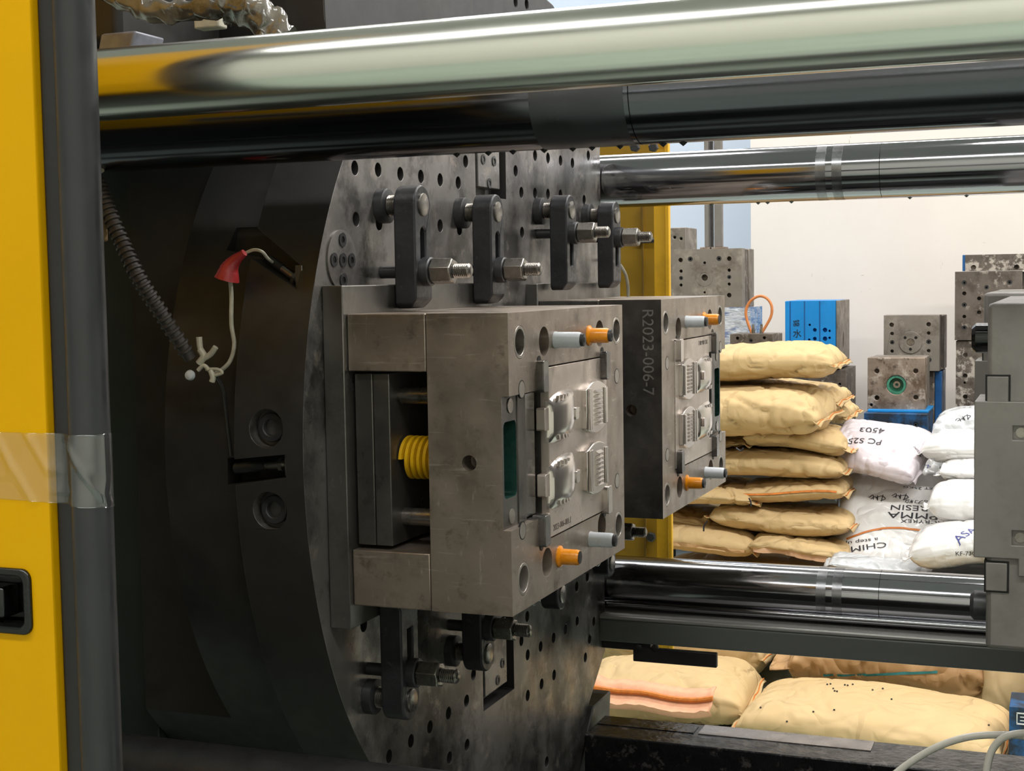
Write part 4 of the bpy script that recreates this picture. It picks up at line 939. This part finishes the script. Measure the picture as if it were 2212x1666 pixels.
stored('grey mould block half hidden behind the yellow guard and the big grey mould', 1430, 1483, 492, 660, 7.7, .25, [(1, rustgrey, 0)], [(1457, 513, 3, 0), (1471, 516, 3, 0)])
t, a, b, zt, zb = stored('block wrapped in clear film over blue, under the big grey mould', 1555, 1622, 664, 760, 7.2, .30, [(1, bluewrap, 0)], zfloor=zr, cat='wrapped block', name='wrapped_block')
o = [c for c in t.children][0]
bm = bmesh.new(); bm.from_mesh(o.data); bmesh.ops.subdivide_edges(bm, edges=bm.edges, cuts=18, use_grid_fill=True)
for v in bm.verts: c = v.co*32; v.co.y += .012*noise.noise(Vector((c.x, c.y, c.z*2.5)))-.004; v.co.x += .004*noise.noise(c)
bm.to_mesh(o.data); bm.free(); o.modifiers.clear()
a_ = at(1560, 790, 'y', 6.6)
t, a, b, zt, zb = stored('small rusty mould with an orange hose loop on top', 1577, 1668, 722, 800, 6.75, .24, [(.6, rustdark, 0), (.4, rustdark, -.004)], [(1593, 731, 3.5, 0), (1622, 736, 4.5, 1), (1651, 730, 3.5, 0), (1593, 744, 3, 0), (1651, 744, 3, 0)])
hp = [(1625, 722), (1618, 705), (1612, 685), (1612, 668), (1620, 652), (1633, 642), (1646, 640), (1659, 647), (1667, 662), (1666, 682), (1656, 702), (1645, 720)]
MB().tube(spline([at(x, y, 'y', 6.85) for x, y in hp], 5), .0068, 10).build('hose_loop', orangehose, t)
for x in (1627, 1645): q = at(x, 720, 'y', 6.85); MB().lathe((q.x, 6.85, zt-.002), (0, 0, 1), [(0, .009), (.02, .009), (.021, .006), (.045, .006)], 10).build('hose_fitting', nutsteel, t)
MB().box(a.x-.02, b.x+.12, 6.72, 7.05, 0, zb-.001).build('support_block', rackmat, t, bevel=.004)
# blue mould: bright painted side plates, bare end
t, a, b, zt, zb = stored('bright blue painted mould with handwritten characters, beside the white wall', 1698, 1805, 650, 797, 8.2, .42, [(1, bluepaint, 0)],
    [(1749, 702, 2.6, 0), (1760, 713, 4, 0), (1782, 713, 4.8, 0), (1792, 715, 2.6, 0), (1748, 734, 2.6, 0), (1760, 732, 4, 0), (1782, 732, 4.8, 0), (1792, 730, 2.6, 0), (1747, 748, 2.6, 0)])
for x in (1707, 1738, 1771):
    q = at(x, 700, 'y', 8.2); MB().box(q.x-.003, q.x+.003, 8.1985, 8.2015, zb+.002, zt-.002).build('plate_joint', bluedeep, t)
q = at(1706, 700, 'y', 8.2); MB().box(a.x-.004, q.x, 8.19, 8.1984, zb+.002, zt-.001).build('edge_plate', bluepaint, t, bevel=.002)
q0 = at(1768, 770, 'y', 8.2)
MB().box(q0.x-.013, q0.x+.02, 8.192, 8.1995, zb+.03, q0.z+.03).build('strap_piece', blackcast, t, bevel=.002)
xe = at(1805, 700, 'y', 8.2).x
e = MB().box(xe+.0005, xe+.02, 8.21, 8.60, zb, zt).build('bare_end', rustgrey, t, bevel=.003)
cut(e, MB().prism([(8.36+.022*math.cos(PI*k/8), zt-.24+.06*math.sin(PI*k/8)) for k in range(16)], 'x', xe+.004, xe+.05))
MB().prism([(8.36+.022*math.cos(PI*k/8), zt-.24+.06*math.sin(PI*k/8)) for k in range(16)], 'x', xe+.004, xe+.006).build('end_slot', greengrease, t)
def handmark(txt, x, y, sz, u, v):
    q = at(x, y, 'y', 8.1985); flat_text('hand_character', txt, sz, (q.x, 8.1985, q.z), u, v, inkblack, t, .0005)
handmark('锦', 1719, 698, .040, (0, 0, -1), (1, 0, 0)); handmark('水', 1722, 722, .050, (1, 0, 0), (0, 0, 1)); handmark('彡', 1722, 743, .040, (1, 0, 0), (0, 0, 1))
stored('dark weathered block under the bright blue mould', 1700, 1826, 799, 930, 8.22, .42, [(1, rustdark, 0)], [(1814, 870, 3, 0), (1814, 830, 2.5, 0)], zfloor=zr)
t, a, b, zt, zb = stored('grey mould with a round three hole locating ring, stacked behind the rusty one', 1909, 2029, 681, 802, 8.0, .34, [(.35, rustgrey, 0), (.65, rustdark, -.012)],
    [(1926, 702, 4.5, 0), (2006, 701, 4.5, 0), (1927, 721, 3.6, 0), (2006, 720, 3.4, 0), (1927, 740, 4.5, 1), (2006, 739, 4.8, 1), (1927, 759, 3.4, 0), (2006, 758, 3.6, 0), (2007, 778, 4.6, 1)])
q = at(1967, 740, 'y', 8.0); rg = MB().ring((q.x, 8.0, q.z), (0, -1, 0), .020, .060, .006, 40).build('locating_ring', rustgrey, t, bevel=.002)
for dx, dz in ((-.028, .026), (.028, .026), (0, -.036)): MB().cyl((q.x+dx, 7.9939, q.z+dz), (q.x+dx, 7.9932, q.z+dz), .008, 12).build('ring_screw', holedark, rg)
MB().cyl((q.x, 7.9995, q.z), (q.x, 7.998, q.z), .019, 20).build('nozzle_seat', nutsteel, rg)
t2, *_ = stored('dark mould with a deep blue side under the grey ring mould', 1985, 2018, 803, 945, 8.05, .3, [(1, rustdark, 0)], [(2003, 862, 4.5, 0), (2001, 826, 3.5, 0)], zfloor=zr)
p0 = at(2019, 850, 'y', 8.06); p1 = at(2034, 850, 'y', 8.06); MB().box(p0.x, p1.x, 8.07, 8.33, zr+.06, _[1].z if False else _[2]).build('blue_side_plate', bluedeep, t2, bevel=.003)
t, a, b, zt, zb = stored('rusty square mould with a round green greased nozzle recess', 1874, 1998, 773, 889, 7.55, .30, [(.4, rustbrown, 0), (.6, rustgrey, .004)],
    [(1894, 802, 4.8, 0), (1978, 802, 4.8, 0), (1894, 860, 4.8, 0), (1978, 859, 4.8, 0), (1882, 875, 3, 0), (1936, 832, 20, 0)])
q = at(1936, 832, 'y', 7.55)
MB().lathe((q.x, 7.5895, q.z), (0, -1, 0), [(0, .046), (.001, .046), (.0012, .044)], 28).build('greased_recess', M('bright_green_grease', '#2c6a55', .3, 0, .3, 30), t)
MB().ring((q.x, 7.5895, q.z), (0, -1, 0), .036, .0475, .036, 28).build('recess_wall', M('green_grease_wall', '#3f7f66', .35, 0, .3, 30), t)
MB().ring((q.x, 7.588, q.z), (0, -1, 0), .008, .018, .014, 20).build('sprue_bush', polished, t)
t, a, b, zt, zb = stored('grimy blue mould base under the rusty square mould', 1866, 2003, 893, 1010, 7.45, .36, [(.3, bluedirty, 0), (.7, bluedirty, .004)], [(1978, 918, 4.5, 1), (1990, 930, 2.2, 0)], zfloor=zr)
MB().box(a.x+.012, b.x-.0, 7.50, 7.80, zt+.0003, zt+.012).build('top_plate', bluepaint, t, bevel=.002)
t, a, b, zt, zb = stored('tall dark plate with deep blue edge, topmost behind the fixed mould', 2085, 2260, 549, 583, 8.1, .34, [(1, swirl, 0)], [(2103, 578, 5, 0), (2196, 577, 5, 0)])
MB().box(a.x-.014, a.x-.0005, 8.1, 8.42, zb, zt).build('blue_edge', bluedeep, t, bevel=.002)
stored('dark mould plate with a column of screws, middle of the stack behind the fixed mould', 2063, 2206, 586, 735, 8.0, .34, [(.4, rustdark, 0), (.6, rustdark, -.01)],
    [(2083, 611, 5, 1), (2083, 634, 4, 0), (2083, 659, 5, 1), (2083, 684, 3.6, 0), (2083, 708, 5, 1), (2131, 621, 4.5, 1), (2115, 645, 4, 0), (2115, 675, 4, 0), (2181, 610, 5, 1)])
stored('swirled rusty plate at the foot of the stack behind the fixed mould', 2065, 2206, 737, 900, 8.02, .34, [(1, swirl, 0)], [(2085, 767, 4.5, 0), (2085, 812, 4.5, 0), (2084, 827, 2.5, 0), (2085, 857, 4.5, 0)], zfloor=zr)
